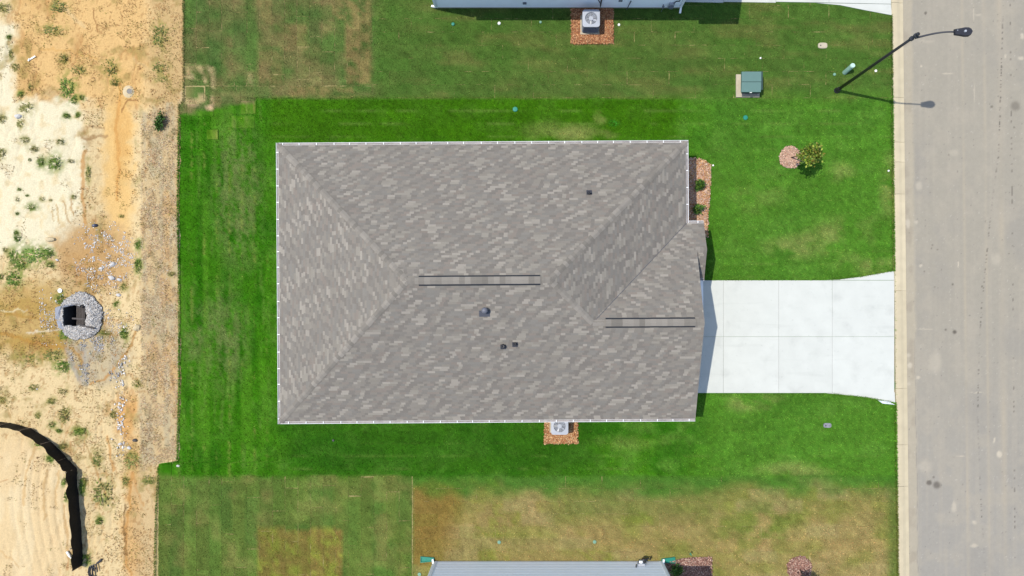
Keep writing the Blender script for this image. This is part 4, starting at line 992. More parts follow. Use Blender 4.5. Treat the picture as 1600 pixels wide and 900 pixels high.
# wall fittings of the north house
m = MB(); c = at(677.5, 11.5); m.bar((q0.x - .05, yn - .07, .3), (q0.x - .05, yn - .07, 5.3), .05, .04); m.bar((q0.x - .05, yn - .07, .28), (q0.x - .28, yn + .03, .12), .05, .045); m.build('downspout', M_WHITE, tn)
m = MB(); m.bar((q1.x - .02, yn - .08, .25), (q1.x - .02, yn - .08, 5.3), .05, .04); m.bar((q1.x - .02, yn - .08, .25), (q1.x - .04, yn - .35, .1), .05, .045); m.build('downspout', M_WHITE, tn)
def wallx(px, t_y): return at(px, 12).x
m = MB(); x = at(1046, 12).x; m.box(x - .15, yn - .14, .25, x + .15, yn - .03, .75); em = m.build('electric_meter', M_AC, tn)
m = MB(); m.tube([(x, yn - .14, .5), (x, yn - .26, .5)], [.12, .11], 14); m.build('meter_dial', M_ACS, em)
m = MB(); m.tube([(x + .1, yn - .08, .75), (x + .18, yn - .08, 1.0), (x + .35, yn - .08, 1.0), (x + .35, yn - .06, 1.5)], [.03] * 4, 8); m.build('conduit', M_VENT, em)
m = MB(); x = at(1034, 12).x; m.tube([(x, yn - .03, .5), (x, yn - .2, .45), (x - .05, yn - .25, .1)], [.03, .03, .02], 8); m.lathe((x, yn - .14, .4), [(.06, 0), (.07, .05), (.06, .1)], 10); m.build('gas_meter', M_ACS, tn)
m = MB(); x = at(937, 12).x; m.tube([(x, yn - .05, 1.6), (x, yn - .08, .5), (x - .02, yn - .3, .3)], [.035] * 3, 8); m.tube([(x - .25, yn - .04, 1.3), (x - .05, yn - .07, .75)], [.02, .02], 6); m.build('refrigerant_line', M_BLACK, tn)
m = MB(); x = at(980, 12).x; m.tube([(x + .08, yn - .05, 1.0), (x - .05, yn - .16, .1)], [.03, .02], 8); m.build('drain_pipe', M_VENT, tn)
for px in (966, 820):
    m = MB(); x = at(px, 12).x; m.box(x - .1, yn - .09, .62 if px < 900 else .95, x + .1, yn - .03, .8 if px < 900 else 1.12); m.build('wall_box', M_ACS, tn)

ts, q2, q3, ysn = plain_house(681, 1032, 877, -1, 5.4, 'pale sided house cut by the bottom edge of the picture', .36, .2, [(681, 1032, .2, 5.5), (1032.3, 1050, .2, 5.5)])
for xx, s in ((q2.x, -1), (q3.x, 1)):
    m = MB(); m.bar((xx + s * .1, ysn - .05, .3), (xx + s * .1, ysn - .05, 5.2), .05, .04); m.bar((xx + s * .1, ysn - .05, .28), (xx + s * .16, ysn + .14, .12), .05, .04); m.build('downspout', M_WHITE, ts)
m = MB(); x = at(999, 877).x; m.box(x - .18, ysn + .03, .35, x + .18, ysn + .15, .8); em = m.build('electric_meter', M_AC, ts)
m = MB(); m.tube([(x, ysn + .15, .6), (x, ysn + .26, .6)], [.11, .1], 14); m.build('meter_dial', M_WHITE, em)
m = MB(); x = at(1004, 877).x; m.tube([(x, ysn + .05, .5), (x, ysn + .26, .5), (x + .25, ysn + .28, .35), (x + .4, ysn + .22, .3), (x + .45, ysn + .3, .1)], [.06, .07, .04, .04, .03], 8)
m.lathe((x, ysn + .24, .38), [(.12, 0), (.13, .1), (.12, .22), (.05, .26)], 12); m.build('gas_meter', M_BLACK, ts)
m = MB(); x = at(990, 877).x; m.tube([(x, ysn + .04, 1.0), (x, ysn + .1, .95), (x + .05, ysn + .1, .75)], [.03] * 3, 8); m.build('hose_tap', M_DARK, ts)
def splash(px, py, ang, label):
    c = at(px, py, 0); m = MB(); n0 = len(m.v)
    pts = [(-.38, -.10), (.38, -.17), (.38, .17), (-.38, .10)]
    ins = [(-.34, -.07), (.36, -.13), (.36, .13), (-.34, .07)]
    ca, sa = math.cos(ang), math.sin(ang); tr = lambda p, z: (c.x + p[0] * ca - p[1] * sa, c.y + p[0] * sa + p[1] * ca, z)
    lo = [tr(p, 0) for p in pts]; hi = [tr(p, .10) for p in pts]; hin = [tr(p, .10) for p in ins]; inn = [tr(p, .035) for p in ins]
    for k in range(4):
        j = (k + 1) % 4; m.quad(lo[k], lo[j], hi[j], hi[k]); m.quad(hi[k], hi[j], hin[j], hin[k]); m.quad(hin[k], hin[j], inn[j], inn[k])
    m.quad(*inn); o = m.build('splash_block', M_TEAL, None, (c.x, c.y, 0)); return tag(o, label, 'splash block', 'teal splash blocks under downspouts')
splash(668, 873.5, PI, 'teal plastic splash block at the left corner of the bottom house')
splash(1044, 875, 0.05, 'teal plastic splash block at the right corner of the bottom house')

# ================================================================== yard equipment
def ac_unit(px, py, label, wd=.94, hgt=.98):
    c = at(px, py, 0); t = thing('air_conditioner', (c.x, c.y, 0), label, 'air conditioner', 'outdoor air conditioning units'); h = wd / 2
    def rbox(m, hh, z0, z1, r=.09, n=4):
        ring = []
        for (sx_, sy_, a0) in ((1, 1, 0), (-1, 1, 90), (-1, -1, 180), (1, -1, 270)):
            for k in range(n + 1):
                a = math.radians(a0 + 90 * k / n); ring.append((c.x + sx_ * (hh - r) + r * math.cos(a), c.y + sy_ * (hh - r) + r * math.sin(a)))
        m.prism(ring, z0, z1); return ring
    m = MB(); m.box(c.x - h - .06, c.y - h - .06, -.02, c.x + h + .06, c.y + h + .06, .06); m.build('pad', M_PADC, t)
    m = MB(); rbox(m, h - .03, .06, hgt - .07); cb = m.build('cabinet', M_ACS, t)
    m = MB()
    for k in range(13):
        rbox(m, h - .012, .12 + k * .06, .12 + k * .06 + .018)
    m.build('louver', M_ACS, cb)
    # top panel with a round opening
    m = MB(); ring = []
    n = 48; R_ = h * .70
    for k in range(n):
        a = 2 * PI * k / n; ca, sa = math.cos(a), math.sin(a); s = (h) / max(abs(ca), abs(sa)); s = min(s, h * 1.30)
        ring.append((ca, sa, s))
    for k in range(n):
        j = (k + 1) % n; P = lambda r, q, z: (c.x + q[0] * r, c.y + q[1] * r, z)
        A, B = ring[k], ring[j]
        m.quad(P(R_, A, hgt), P(A[2], A, hgt - .012), P(B[2], B, hgt - .012), P(R_, B, hgt)); m.quad(P(A[2], A, hgt - .012), P(A[2], A, hgt - .1), P(B[2], B, hgt - .1), P(B[2], B, hgt - .012))
        m.quad(P(R_, A, hgt), P(R_, B, hgt), P(R_, B, hgt - .12), P(R_, A, hgt - .12))
    m.build('top_panel', M_AC, t)
    m = MB(); m.lathe((c.x, c.y, 0), [(R_ * 1.0, hgt - .12), (R_ * .98, hgt - .125)], 32); m.build('fan_well', M_DARK, t)
    for k in range(5):
        m = MB(); a0 = 2 * PI * k / 5 + .3 + px; pts = []
        for (r, da) in ((.25, -.2), (.95, -.34), (.97, .1), (.9, .34), (.25, .3)):
            a = a0 + da; pts.append((c.x + R_ * r * math.cos(a), c.y + R_ * r * math.sin(a), hgt - .075 + .045 * da / .34))
        m.quad(*pts); m.build('fan_blade', M_BLADEM, t)
    m = MB(); m.lathe((c.x, c.y, 0), [(.12, hgt - .09), (.12, hgt - .01), (.10, hgt)], 18); m.build('motor_hub', M_AC, t)
    gr = MB()
    for r in (.4, .6, .8):
        pp = [(c.x + R_ * r * math.cos(2 * PI * k / 32), c.y + R_ * r * math.sin(2 * PI * k / 32), hgt - .008) for k in range(33)]
        for k in range(32): gr.bar(pp[k], pp[k + 1], .004)
    for k in range(8):
        a = 2 * PI * k / 8 + .2; gr.bar((c.x, c.y, hgt - .008), (c.x + R_ * math.cos(a), c.y + R_ * math.sin(a), hgt - .008), .006)
    gr.build('grille', M_AC, t)
ac_unit(921.5, 39.5, 'grey air conditioner on brown mulch beside the top house')
ac_unit(873.5, 661, 'light grey air conditioner tucked under the lower gutter of the house', .93)

def stones(name, PXs, PYs, r0, r1, colf, m, parent=None, zf=None, flat=.6, label=None, cat=None):
    """many little angular pieces joined into one mesh"""
    base = np.array([(1, 0, 0), (0, 1, 0), (-1, 0, 0), (0, -1, 0), (0, 0, 1), (0, 0, -1)], float)
    fc = np.array([(0, 1, 4), (1, 2, 4), (2, 3, 4), (3, 0, 4), (1, 0, 5), (2, 1, 5), (3, 2, 5), (0, 3, 5)])
    n = len(PXs); x, y = at_np(PXs, PYs); z = zf(x, y, PXs, PYs) if zf is not None else np.zeros(n)
    r = rng.uniform(r0, r1, n); sc = np.stack([r * rng.uniform(.7, 1.4, n), r * rng.uniform(.6, 1.1, n), r * flat * rng.uniform(.6, 1.2, n)], 1)
    V = base[None] * sc[:, None] + rng.normal(0, .18, (n, 6, 3)) * r[:, None, None]
    a = rng.uniform(0, 2 * PI, n); ca, sa = np.cos(a)[:, None], np.sin(a)[:, None]
    X_ = V[..., 0] * ca - V[..., 1] * sa; Y_ = V[..., 0] * sa + V[..., 1] * ca
    V = np.stack([X_ + x[:, None], Y_ + y[:, None], V[..., 2] + z[:, None] + (r * flat * .5)[:, None]], -1).reshape(-1, 3)
    F = (fc[None] + (np.arange(n) * 6)[:, None, None]).reshape(-1, 3)
    col = np.repeat(colf(n), 6, 0)
    o = link(name, np_mesh(name, V, F, col), m, parent)
    return tag(o, label, cat, kind='stuff')
def mulch_cols(pal):
    P = np.array([alb(*p) for p in pal]) * 1.22
    return lambda n: P[rng.integers(0, len(P), n)] * np.exp(rng.normal(0, .22, n))[:, None]
RED = [(206, 150, 108), (190, 126, 84), (222, 172, 130), (160, 104, 72), (214, 160, 110)]
PINK = [(226, 190, 164), (214, 172, 146), (236, 204, 180), (196, 150, 126), (222, 184, 150)]
BRN = [(186, 140, 120), (160, 116, 100), (206, 168, 146), (134, 98, 84), (212, 180, 160)]
TANM = [(222, 176, 124), (204, 146, 98), (236, 196, 146), (190, 128, 84)]
def mulch_bed(poly, pal, label, dens=.9, size=(.028, .055)):
    cx = sum(p[0] for p in poly) / len(poly); cy = sum(p[1] for p in poly) / len(poly); c = at(cx, cy, 0)
    t = MB(); n = len(poly)
    outer = [at(x, y, -.03) for x, y in poly]; inner = [at(cx + (x - cx) * .95, cy + (y - cy) * .95, .03) for x, y in poly]; mid = at(cx, cy, .05)
    col = alb(*pal[1])
    for k in range(n):
        j = (k + 1) % n; t.quad(outer[j], outer[k], inner[k], inner[j], col=col); t.quad(inner[j], inner[k], mid, col=col)
    o = t.build('mulch_bed', M_MULCH, None, (c.x, c.y, 0)); tag(o, label, 'mulch bed', 'bark mulch beds')
    xs_ = [p[0] for p in poly]; ys_ = [p[1] for p in poly]; N_ = int((max(xs_) - min(xs_)) * (max(ys_) - min(ys_)) * dens)
    X_, Y_ = scatter(N_, min(xs_) - .6, min(ys_) - .6, max(xs_) + .6, max(ys_) + .6)
    k = inpoly(X_ + rng.normal(0, .5, N_), Y_ + rng.normal(0, .5, N_), poly)
    stones('bark_chips', X_[k], Y_[k], size[0], size[1], mulch_cols(pal), M_MULCH, o, lambda x, y, px, py: np.full_like(x, .025), .5)
    return o
mulch_bed(BED_FRONT, PINK[:3] + TANM, 'pinkish bark bed with two small shrubs along the house front')
mulch_bed(BED_AC, TANM, 'tan bark square around the lower air conditioner')
mulch_bed(BED_AC2, RED, 'reddish bark square around the air conditioner of the top house')
mulch_bed(BED_SE, BRN, 'brown bark bed right of the bottom house, partly in shade')
mulch_bed(RING_N, PINK, 'round pink bark ring at the foot of the young tree')
mulch_bed(RING_S, BRN, 'round brown bark ring at the bottom right edge')

# pad-mounted transformer
c = at(1170.5, 134.5, 0); t = thing('transformer_box', (c.x, c.y, 0), 'dark green electrical transformer box on a concrete pad in the lawn', 'transformer')
m = MB(); p0 = at(1149.5, 152.5); p1 = at(1186, 117); m.box(p0.x, p0.y, -.05, p1.x, p1.y, .09); m.build('pad', M_PADC, t)
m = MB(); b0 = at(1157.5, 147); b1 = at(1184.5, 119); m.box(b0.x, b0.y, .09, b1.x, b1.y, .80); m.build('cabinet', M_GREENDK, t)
m = MB(); l0 = at(1159, 143, .88); l1 = at(1189.5, 112, .88); ymid = l0.y + (l1.y - l0.y) * .49
m.v = [(l0.x, l0.y, .80), (l1.x, l0.y, .80), (l1.x, ymid - .01, .87), (l0.x, ymid - .01, .87), (l0.x, l0.y, .70), (l1.x, l0.y, .70), (l1.x, ymid - .01, .70), (l0.x, ymid - .01, .70)]
m.f = [(0, 1, 2, 3), (4, 5, 1, 0), (5, 6, 2, 1), (7, 4, 0, 3), (6, 7, 3, 2)]; ld = m.build('front_lid', M_GREENBOX, t)
m = MB(); m.box(l0.x, ymid + .01, .72, l1.x, l1.y, .885); m.build('rear_lid', M_GREENBOX, t)
m = MB(); xm = (l0.x + l1.x) / 2; m.box(xm - .06, l0.y - .03, .70, xm + .06, l0.y, .76); m.build('latch', M_WPLAST, t)

# communications pedestal
c = at(1319.5, 113.5, 0); t = thing('utility_pedestal', (c.x, c.y, 0), 'pale green tube pedestal standing in grass near the street lamp', 'pedestal')
d = Vector((.10, .13, 0))
m = MB(); m.tube([c, c + d * .5 + Vector((0, 0, .4)), c + d + Vector((0, 0, .72))], [.13, .125, .12], 16); m.build('tube', M_TUBE, t, smooth=False)
m = MB(); m.tube([c + d + Vector((0, 0, .72)), c + d * 1.1 + Vector((0, 0, .80))], [.135, .125], 16); m.build('cap', M_PCAP, t)

# street lamp
c = at(1307.5, 141.5, 0); HP = 8.15; t = thing('street_lamp', (c.x, c.y, 0), 'tall black street lamp with curved arm reaching over the road', 'street lamp')
m = MB(); m.lathe(c, [(.17, -.05), (.17, .04), (.13, .10), (.115, .35)], 16); m.build('base', M_BLACK, t, smooth=False)
m = MB(); m.tube([c + Vector((0, 0, .3)), c + Vector((0, 0, 4)), c + Vector((0, 0, HP))], [.088, .076, .058], 14); m.build('pole', M_BLACK, t, smooth=True)
for z in (HP - .55, HP - .2):
    m = MB(); m.tube([c + Vector((0, 0, z)), c + Vector((0, 0, z + .1))], [.105, .105], 12); m.build('clamp', M_DARK, t)
m = MB(); m.lathe(c + Vector((0, 0, HP)), [(.085, 0), (.08, .05), (.03, .1)], 12); m.build('pole_cap', M_BLACK, t)
hd = at(1492, 50, 8.55); st_ = c + Vector((.05, -.05, HP - .32))
pts = []
for k in range(9):
    f = k / 8; pts.append(Vector((st_.x + (hd.x - st_.x) * f, st_.y + (hd.y - st_.y) * f + .03 * math.sin(PI * f), st_.z + (hd.z - st_.z) * math.sin(f * PI / 2))))
m = MB(); m.tube(pts, [.045 - .012 * k / 8 for k in range(9)], 10); m.build('arm', M_DARK, t, smooth=True)
tip = at(1521, 49.5, 8.55); dv = (tip - hd); L_ = dv.length; dv.normalize(); sv = Vector((-dv.y, dv.x, 0))
outl = [(0, .125), (.28, .16), (.55, .205), (.78, .20), (.92, .13), (1.0, 0)]; outl = outl + [(u, -v_) for u, v_ in outl[-2::-1]]
m = MB(); top = []; bot = []
for u, v_ in outl:
    p = hd - dv * .03 + dv * (L_ * u) + sv * v_; bot.append(p + Vector((0, 0, -.05)))
    top.append(hd - dv * .03 + dv * (L_ * (.03 + u * .93)) + sv * v_ * .86 + Vector((0, 0, .06)))
n = len(outl)
m.quad(*top[::-1]); m.quad(*bot)
for k in range(n): m.quad(bot[k], bot[(k + 1) % n], top[(k + 1) % n], top[k])
lh = m.build('lamp_head', M_LAMP, t)
pc = hd + dv * L_ * .5 + Vector((0, 0, .06))
m = MB(); m.lathe(pc, [(.05, 0), (.05, .06), (.03, .075)], 12); m.build('photocell', M_AC, lh)
m = MB(); m.lathe(hd + dv * .08 + sv * .05 + Vector((0, 0, .06)), [(.02, 0), (.02, .02)], 8); m.build('bolt', M_AC, lh)
m = MB(); m.quad(*[hd + dv * L_ * u + sv * s * .11 + Vector((0, 0, -.054)) for u, s in ((.4, -1), (.85, -1), (.85, 1), (.4, 1))]); m.build('lens', M_WPLAST, lh)

# caps, valve boxes and markers in the turf
def cap(name, px, py, r, h, mt, label, cat, group='small caps in the grass', dome=False):
    c = at(px, py, 0); m = MB()
    prof = [(r, -.03), (r, h * .7), (r * .9, h), (r * .35, h * 1.05)] if not dome else [(r, -.02), (r, h * .5), (r * .8, h * .85), (r * .4, h)]
    m.lathe(c, prof, 14); m.lathe(c + Vector((0, 0, h * 1.02)), [(r * .3, 0), (r * .28, .02)], 8)
    o = m.build(name, mt, None, (c.x, c.y, 0)); return tag(o, label, cat, group)
cap('cleanout_cap', 708, 38, .09, .07, M_TEAL, 'green cap in grass near the left end of the top house', 'cap')
cap('cleanout_cap', 780, 37, .085, .09, M_WPLAST, 'white round cap in grass in front of the top house wall', 'cap')
cap('cleanout_cap', 844.5, 35, .07, .07, M_PTEAL, 'pale cap at the shade edge left of the reddish bark square', 'cap')
cap('cleanout_cap', 967, 39, .07, .06, M_WPLAST, 'cream cap just right of the reddish bark square', 'cap')
cap('valve_cover', 805, 171, .14, .06, M_TEAL, 'dull teal cover in grass above the roof', 'cap')
cap('valve_cover', 1164.5, 184, .13, .06, M_TEAL, 'bright teal round cover below the transformer', 'cap')
cap('cleanout_cap', 1303.5, 116.5, .08, .06, M_PTEAL, 'pale cap left of the pale green tube pedestal', 'cap')
cap('cleanout_cap', 1368, 111, .07, .06, M_WPLAST, 'small white cap right of the lamp pole, near the curb', 'cap')
cap('valve_cover', 780, 847, .10, .05, M_PTEAL, 'pale green cover above the left half of the bottom house', 'cap')
cap('valve_cover', 929, 846.5, .10, .05, M_PTEAL, 'pale green cover above the right half of the bottom house', 'cap')
cap('valve_cover', 655.5, 897, .10, .06, M_PTEAL, 'pale green cover at the bottom edge left of the bottom house', 'cap')
cap('sprinkler_head', 1188, 91, .05, .05, M_WPLAST, 'tiny white fleck above the transformer', 'sprinkler')
cap('sprinkler_head', 1388, 267, .05, .05, M_WPLAST, 'tiny white sprinkler head beside the curb below the tree', 'sprinkler')
cap('sprinkler_head', 1114, 258.5, .05, .05, M_WPLAST, 'tiny pale sprinkler head at the corner of the front bark bed', 'sprinkler')
cap('sprinkler_head', 521, 688, .06, .06, M_DARK, 'small dark sprinkler head on the lawn below the roof', 'sprinkler')
c = at(1075, 862, 0); t = thing('marker_flag', (c.x, c.y, 0), 'small teal marker flag above the brown bark bed', 'flag')
m = MB(); m.tube([c, c + Vector((0, 0, .5))], [.006, .006], 6); m.build('wire', M_VENT, t)
m = MB(); f0 = c + Vector((0, 0, .38)); m.v = [tuple(f0), tuple(f0 + Vector((.14, -.10, .02))), tuple(f0 + Vector((.03, .13, .1)))]; m.f = [(0, 1, 2)]; m.build('flag', M_TEAL, t)
def meter_box(px, py, wd, ln, mt, label, hole=True):
    c = at(px, py, 0); t = thing('water_meter_box', (c.x, c.y, 0), label, 'meter box', 'water meter boxes in the lawn')
    m = MB(); pts = [(c.x + wd * math.copysign(abs(math.cos(a)) ** .6, math.cos(a)), c.y + ln * math.copysign(abs(math.sin(a)) ** .6, math.sin(a))) for a in [2 * PI * k / 20 for k in range(20)]]
    m.prism(pts, -.05, .045); m.build('rim', mt, t)
    m = MB(); m.prism([(c.x + (x - c.x) * .82, c.y + (y - c.y) * .78) for x, y in pts], .03, .055); ldd = m.build('lid', mt, t)
    m = MB(); m.lathe((c.x - wd * .45, c.y, .05), [(.035, 0), (.035, .008)], 10); m.build('lid_hole', M_BLACK, ldd)
meter_box(1285, 71.5, .26, .16, M_PADC, 'sandy pink water meter box left of the street lamp')
meter_box(1292.5, 664.5, .22, .13, M_METER, 'grey water meter box in grass below the driveway')
m = MB(); pl = [(1371.5, 625.2), (1389, 627.0), (1398.5, 632.4), (1379, 630.4)]
pp = [at(x, y, .05) for x, y in pl]; m.quad(*pp[::-1]); m.quad(*[p - Vector((0, 0, .03)) for p in pp])
for k in range(4): m.quad(pp[k], pp[(k + 1) % 4], pp[(k + 1) % 4] - Vector((0, 0, .03)), pp[k] - Vector((0, 0, .03)))
c = at(1385, 628.5, 0); tag(m.build('metal_sheet', M_SHEET, None, (c.x, c.y, 0)), 'thin pale sheet lying in grass at the lower driveway corner', 'sheet')

# ================================================================== plants
def leafy(center, rad, n, size, pal, seed, droop=.3, clumps=9):
    r_ = np.random.default_rng(seed); P = np.array([alb(*p) for p in pal])
    cl = r_.normal(0, 1, (clumps, 3)); cl /= np.linalg.norm(cl, axis=1)[:, None]; cl *= r_.uniform(.35, .85, (clumps, 1)) * np.array(rad); cb = r_.uniform(.7, 1.3, clumps)
    k = r_.integers(0, clumps, n); p = cl[k] + r_.normal(0, .24, (n, 3)) * np.array(rad)
    d = r_.normal(0, 1, (n, 3)); d[:, 2] -= droop; d /= np.linalg.norm(d, axis=1)[:, None]
    s = np.cross(d, r_.normal(0, 1, (n, 3))); s /= np.linalg.norm(s, axis=1)[:, None]
    L_ = size * r_.uniform(.6, 1.3, n)[:, None]; W_ = L_ * .28
    c = p + np.array(center)
    V = np.stack([c, c + d * L_ * .5 + s * W_, c + d * L_, c + d * L_ * .5 - s * W_], 1).reshape(-1, 3)
    col = np.repeat(P[r_.integers(0, len(P), n)] * cb[k][:, None] * r_.uniform(.7, 1.3, (n, 1)), 4, 0)
    return np_mesh('foliage', V, np.arange(4 * n).reshape(-1, 4), col), cl + np.array(center)
OLIVE = [(140, 168, 48), (112, 146, 38), (166, 178, 70), (92, 122, 34), (154, 142, 58), (74, 108, 26)]
def young_tree(bpx, cpx, h, rad, n, label, seed):
    b = at(*bpx, 0); cc = at(*cpx, 0); cc.z = h
    t = thing('young_tree', (b.x, b.y, 0), label, 'tree', 'young street trees')
    me, cl = leafy(cc, rad, n, .15, OLIVE, seed, clumps=16)
    m = MB(); m.tube([b - Vector((0, 0, .05)), b.lerp(cc, .3) + Vector((0, 0, h * .1)), b.lerp(cc, .75), cc], [.035, .028, .02, .012], 8)
    tr = m.build('trunk', M_BARK, t, smooth=True)
    for q in cl:
        m = MB(); s = b.lerp(cc, random.uniform(.5, .9)); m.tube([s, s.lerp(Vector(q), .5) + Vector((0, 0, .05)), Vector(q)], [.012, .008, .004], 5); m.build('limb', M_BARK, tr)
    link('crown', me, M_LEAF, t)
    return t
young_tree((1236, 246), (1244, 255), 2.25, (.60, .50, .52), 2100, 'young leafy tree on the round pink bark ring', 5)
young_tree((1250, 889), (1246, 905), 1.7, (.6, .55, .6), 1800, 'young tree cut by the bottom right edge, on brown bark', 6)
GRN = [(70, 120, 30), (96, 140, 46), (50, 96, 22), (120, 150, 60)]
def shrub(px, py, r, h, label, seed, pal=GRN, cat='shrub', name='shrub', n=700, group='small shrubs in bark beds', ry=None):
    c = at(px, py, h); b = at(px, py, 0); b = Vector((c.x, c.y, 0))
    t = thing(name, (b.x, b.y, 0), label, cat, group)
    me, cl = leafy(c, (r, ry or r, h * .75), n, .13, pal, seed, .1, 10); link('foliage', me, M_LEAF, t)
    m = MB()
    for q in cl: m.tube([b, b.lerp(Vector(q), .6), Vector(q)], [.012, .008, .004], 5)
    m.build('stem', M_BARK, t)
shrub(1093.5, 289, .26, .32, 'upper of two small green shrubs in the front bark bed', 21)
shrub(1091.5, 326, .26, .32, 'lower of two small green shrubs in the front bark bed', 22)
shrub(1058, 893, .30, .4, 'green shrub shaded by the bottom house beside the teal splash block', 23)

# weeds: one clump each on the bare lot
def weed_mesh(seed, n, pal, L0=.30):
    r_ = np.random.default_rng(seed); P = np.array([alb(*p) for p in pal])
    rr = np.sqrt(r_.uniform(0, 1, n)) * (.75 + .25 * np.sin(3 * r_.uniform(0, 2 * PI, n))); aa = r_.uniform(0, 2 * PI, n)
    x = rr * np.cos(aa); y = rr * np.sin(aa) * r_.uniform(.8, 1.0)
    b = aa + r_.normal(0, .9, n); lean = r_.uniform(.7, 1.45, n); L_ = L0 * r_.uniform(.5, 1.3, n); W_ = L_ * r_.uniform(.10, .22, n)
    dx, dy = np.cos(b), np.sin(b)
    base = np.stack([x, y, np.full(n, -.03)], 1); tipd = np.stack([dx * np.sin(lean), dy * np.sin(lean), np.cos(lean)], 1) * L_[:, None]
    s = np.stack([-dy, dx, np.zeros(n)], 1) * W_[:, None]
    V = np.stack([base, base + tipd * .55 + s, base + tipd, base + tipd * .55 - s], 1).reshape(-1, 3)
    col = np.repeat(P[r_.integers(0, len(P), n)] * r_.uniform(.6, 1.35, (n, 1)), 4, 0)
    return np_mesh('weed_clump', V, np.arange(4 * n).reshape(-1, 4), col)
WG = [(136, 172, 56), (112, 158, 48), (160, 182, 88), (140, 150, 66), (98, 140, 44)]
WO = [(168, 172, 80), (140, 154, 66), (184, 178, 104), (122, 144, 54), (160, 152, 84)]
wm = [weed_mesh(300 + k, 260, WG) for k in range(4)] + [weed_mesh(320 + k, 190, WO) for k in range(4)]
for q in wm: q.materials.append(M_LEAF)
MARKS = [(119, 493, 'the gravel ringed pit'), (91, 454, 'the white round lid'), (146, 352, 'the dark blue bag'), (201, 142, 'the open pipe end'), (119, 733, 'the silt fence bend'), (150, 400, 'the muddy flat'), (49, 91, 'the white plastic scrap'), (29, 182, 'the white rubble'),
         (210, 688, 'the dark rock'), (182, 250, 'the orange gully'), (80, 374, 'the pale sand clod'), (108, 866, 'the white bottle'), (248, 189, 'the dark green weed bush'), (128, 884, 'the silt fence end'), (30, 661, 'the left end of the silt fence'), (105, 136, 'the tall green weed clump'), (86, 255, 'the green weed clump on pale sand'), (50, 398, 'the large green weed patch'), (42, 561, 'the olive weed mound'), (124, 675, 'the bright green weed clump'), (82, 47, 'the wide olive weed patch')]
USED = set()
def weed_label(px, py, ol, rx):
    base = ('dry olive ' if ol else 'green ') + 'weed sprout '
    for size in (('tiny ', 'small ') if rx <= 4 else ('small ', 'low ')):
        for mx, my, nm in sorted(MARKS, key=lambda q: math.hypot(q[0] - px, q[1] - py))[:7]:
            dx, dy = px - mx, py - my; v = '' if abs(dy) < .4 * abs(dx) else ('above ' if dy < 0 else 'below '); h = '' if abs(dx) < .4 * abs(dy) else ('left of ' if dx < 0 else 'right of ')
            word = (v.strip() + (' and ' if v and h else '') + h.strip()).strip()
            if math.hypot(dx, dy) < 4: continue
            L = size + base + ('just ' if math.hypot(dx, dy) < 30 else 'far ' if math.hypot(dx, dy) > 75 else '') + word + ' ' + nm
            if L not in USED: USED.add(L); return L
    return size + base + 'on the bare sandy lot'
for i, (px, py, rx, ry, ol, lab) in enumerate(WEEDS):
    x, y = at_np(np.array([px]), np.array([py])); z = float(terr(x, y, np.array([px], float), np.array([py], float))[0])
    o = bpy.data.objects.new('weed_clump', wm[(i % 4) + 4 * ol]); C.objects.link(o)
    o.location = (float(x[0]), float(y[0]), z); o.scale = (rx / PXM, ry / PXM, random.uniform(.35, .6) if rx > 5 else .35); o.rotation_euler.z = random.choice([0, PI]) + random.uniform(-.15, .15)
    tag(o, lab or weed_label(px, py, ol, rx), 'weed', 'weeds on the bare lot')
for dx_, dy_ in ((0, 0),):
    shrub(249, 190, .26, .22, 'dark green leafy weed bush at the straw strip below the pipe hole', 29, [(70, 118, 34), (96, 140, 50), (56, 98, 28)], 'weed', 'weed_bush', 600, 'weeds on the bare lot', .46)
BG = weed_mesh(340, 260, [(60, 165, 26), (80, 185, 40), (46, 140, 20)], .22); BG.materials.append(M_LEAF)
o = bpy.data.objects.new('grass_tuft', BG); C.objects.link(o); o.location = at(959, 193, .0); o.scale = (.36, .26, .45); tag(o, 'bright lime green grass tuft above the roof', 'grass tuft')

# ================================================================== things on the bare lot
def tz(px, py):
    x, y = at_np(np.array([px], float), np.array([py], float)); return Vector((float(x[0]), float(y[0]), float(terr(x, y, np.array([px], float), np.array([py], float))[0])))
# storm drain pit with gravel ring
c = at(*PIT, 0); cz = -.28
n = 9000; a = rng.uniform(0, 2 * PI, n); r = np.sqrt(rng.uniform(.12, 1.0, n)) * 37
PX = 121 + r * np.cos(a) * .98; PY = 494 + r * np.sin(a) * 1.03
k = ~((np.abs(PX - 115) < 17.5 + .8 * np.sin(PY * .5)) & (np.abs(PY - 493) < 16.5 + .8 * np.sin(PX * .4))) & (r < 37 * (.84 + .22 * fbm(2.5 * np.cos(a) + 9, 2.5 * np.sin(a) + 9, 175, 3) + rng.normal(0, .025, n)))
def ringz(x, y, px, py):
    d = np.hypot((px - 121), (py - 494)) / 36; return -.26 + .24 * np.clip(1 - np.abs(d - .60) / .46, 0, 1)
GRV = mulch_cols([(204, 202, 198), (188, 187, 186), (220, 215, 206), (168, 167, 166), (206, 196, 184)])
o = stones('gravel_ring', PX[k], PY[k], .03, .062, GRV, M_STONE, None, ringz, .8, 'ring of grey crushed stone around the square drain pit', 'gravel')
X_, Y_ = scatter(1600, 105, 525, 190, 600); k = (fbm(X_ / 9, Y_ / 14, 171) > .55) & (ell(X_, Y_, 148, 562, 40, 44, .3) > .3)
stones('stone_scatter', X_[k], Y_[k], .02, .06, GRV, M_STONE, None, terr, .6, 'grey stone fragments washed out below the drain pit', 'gravel')
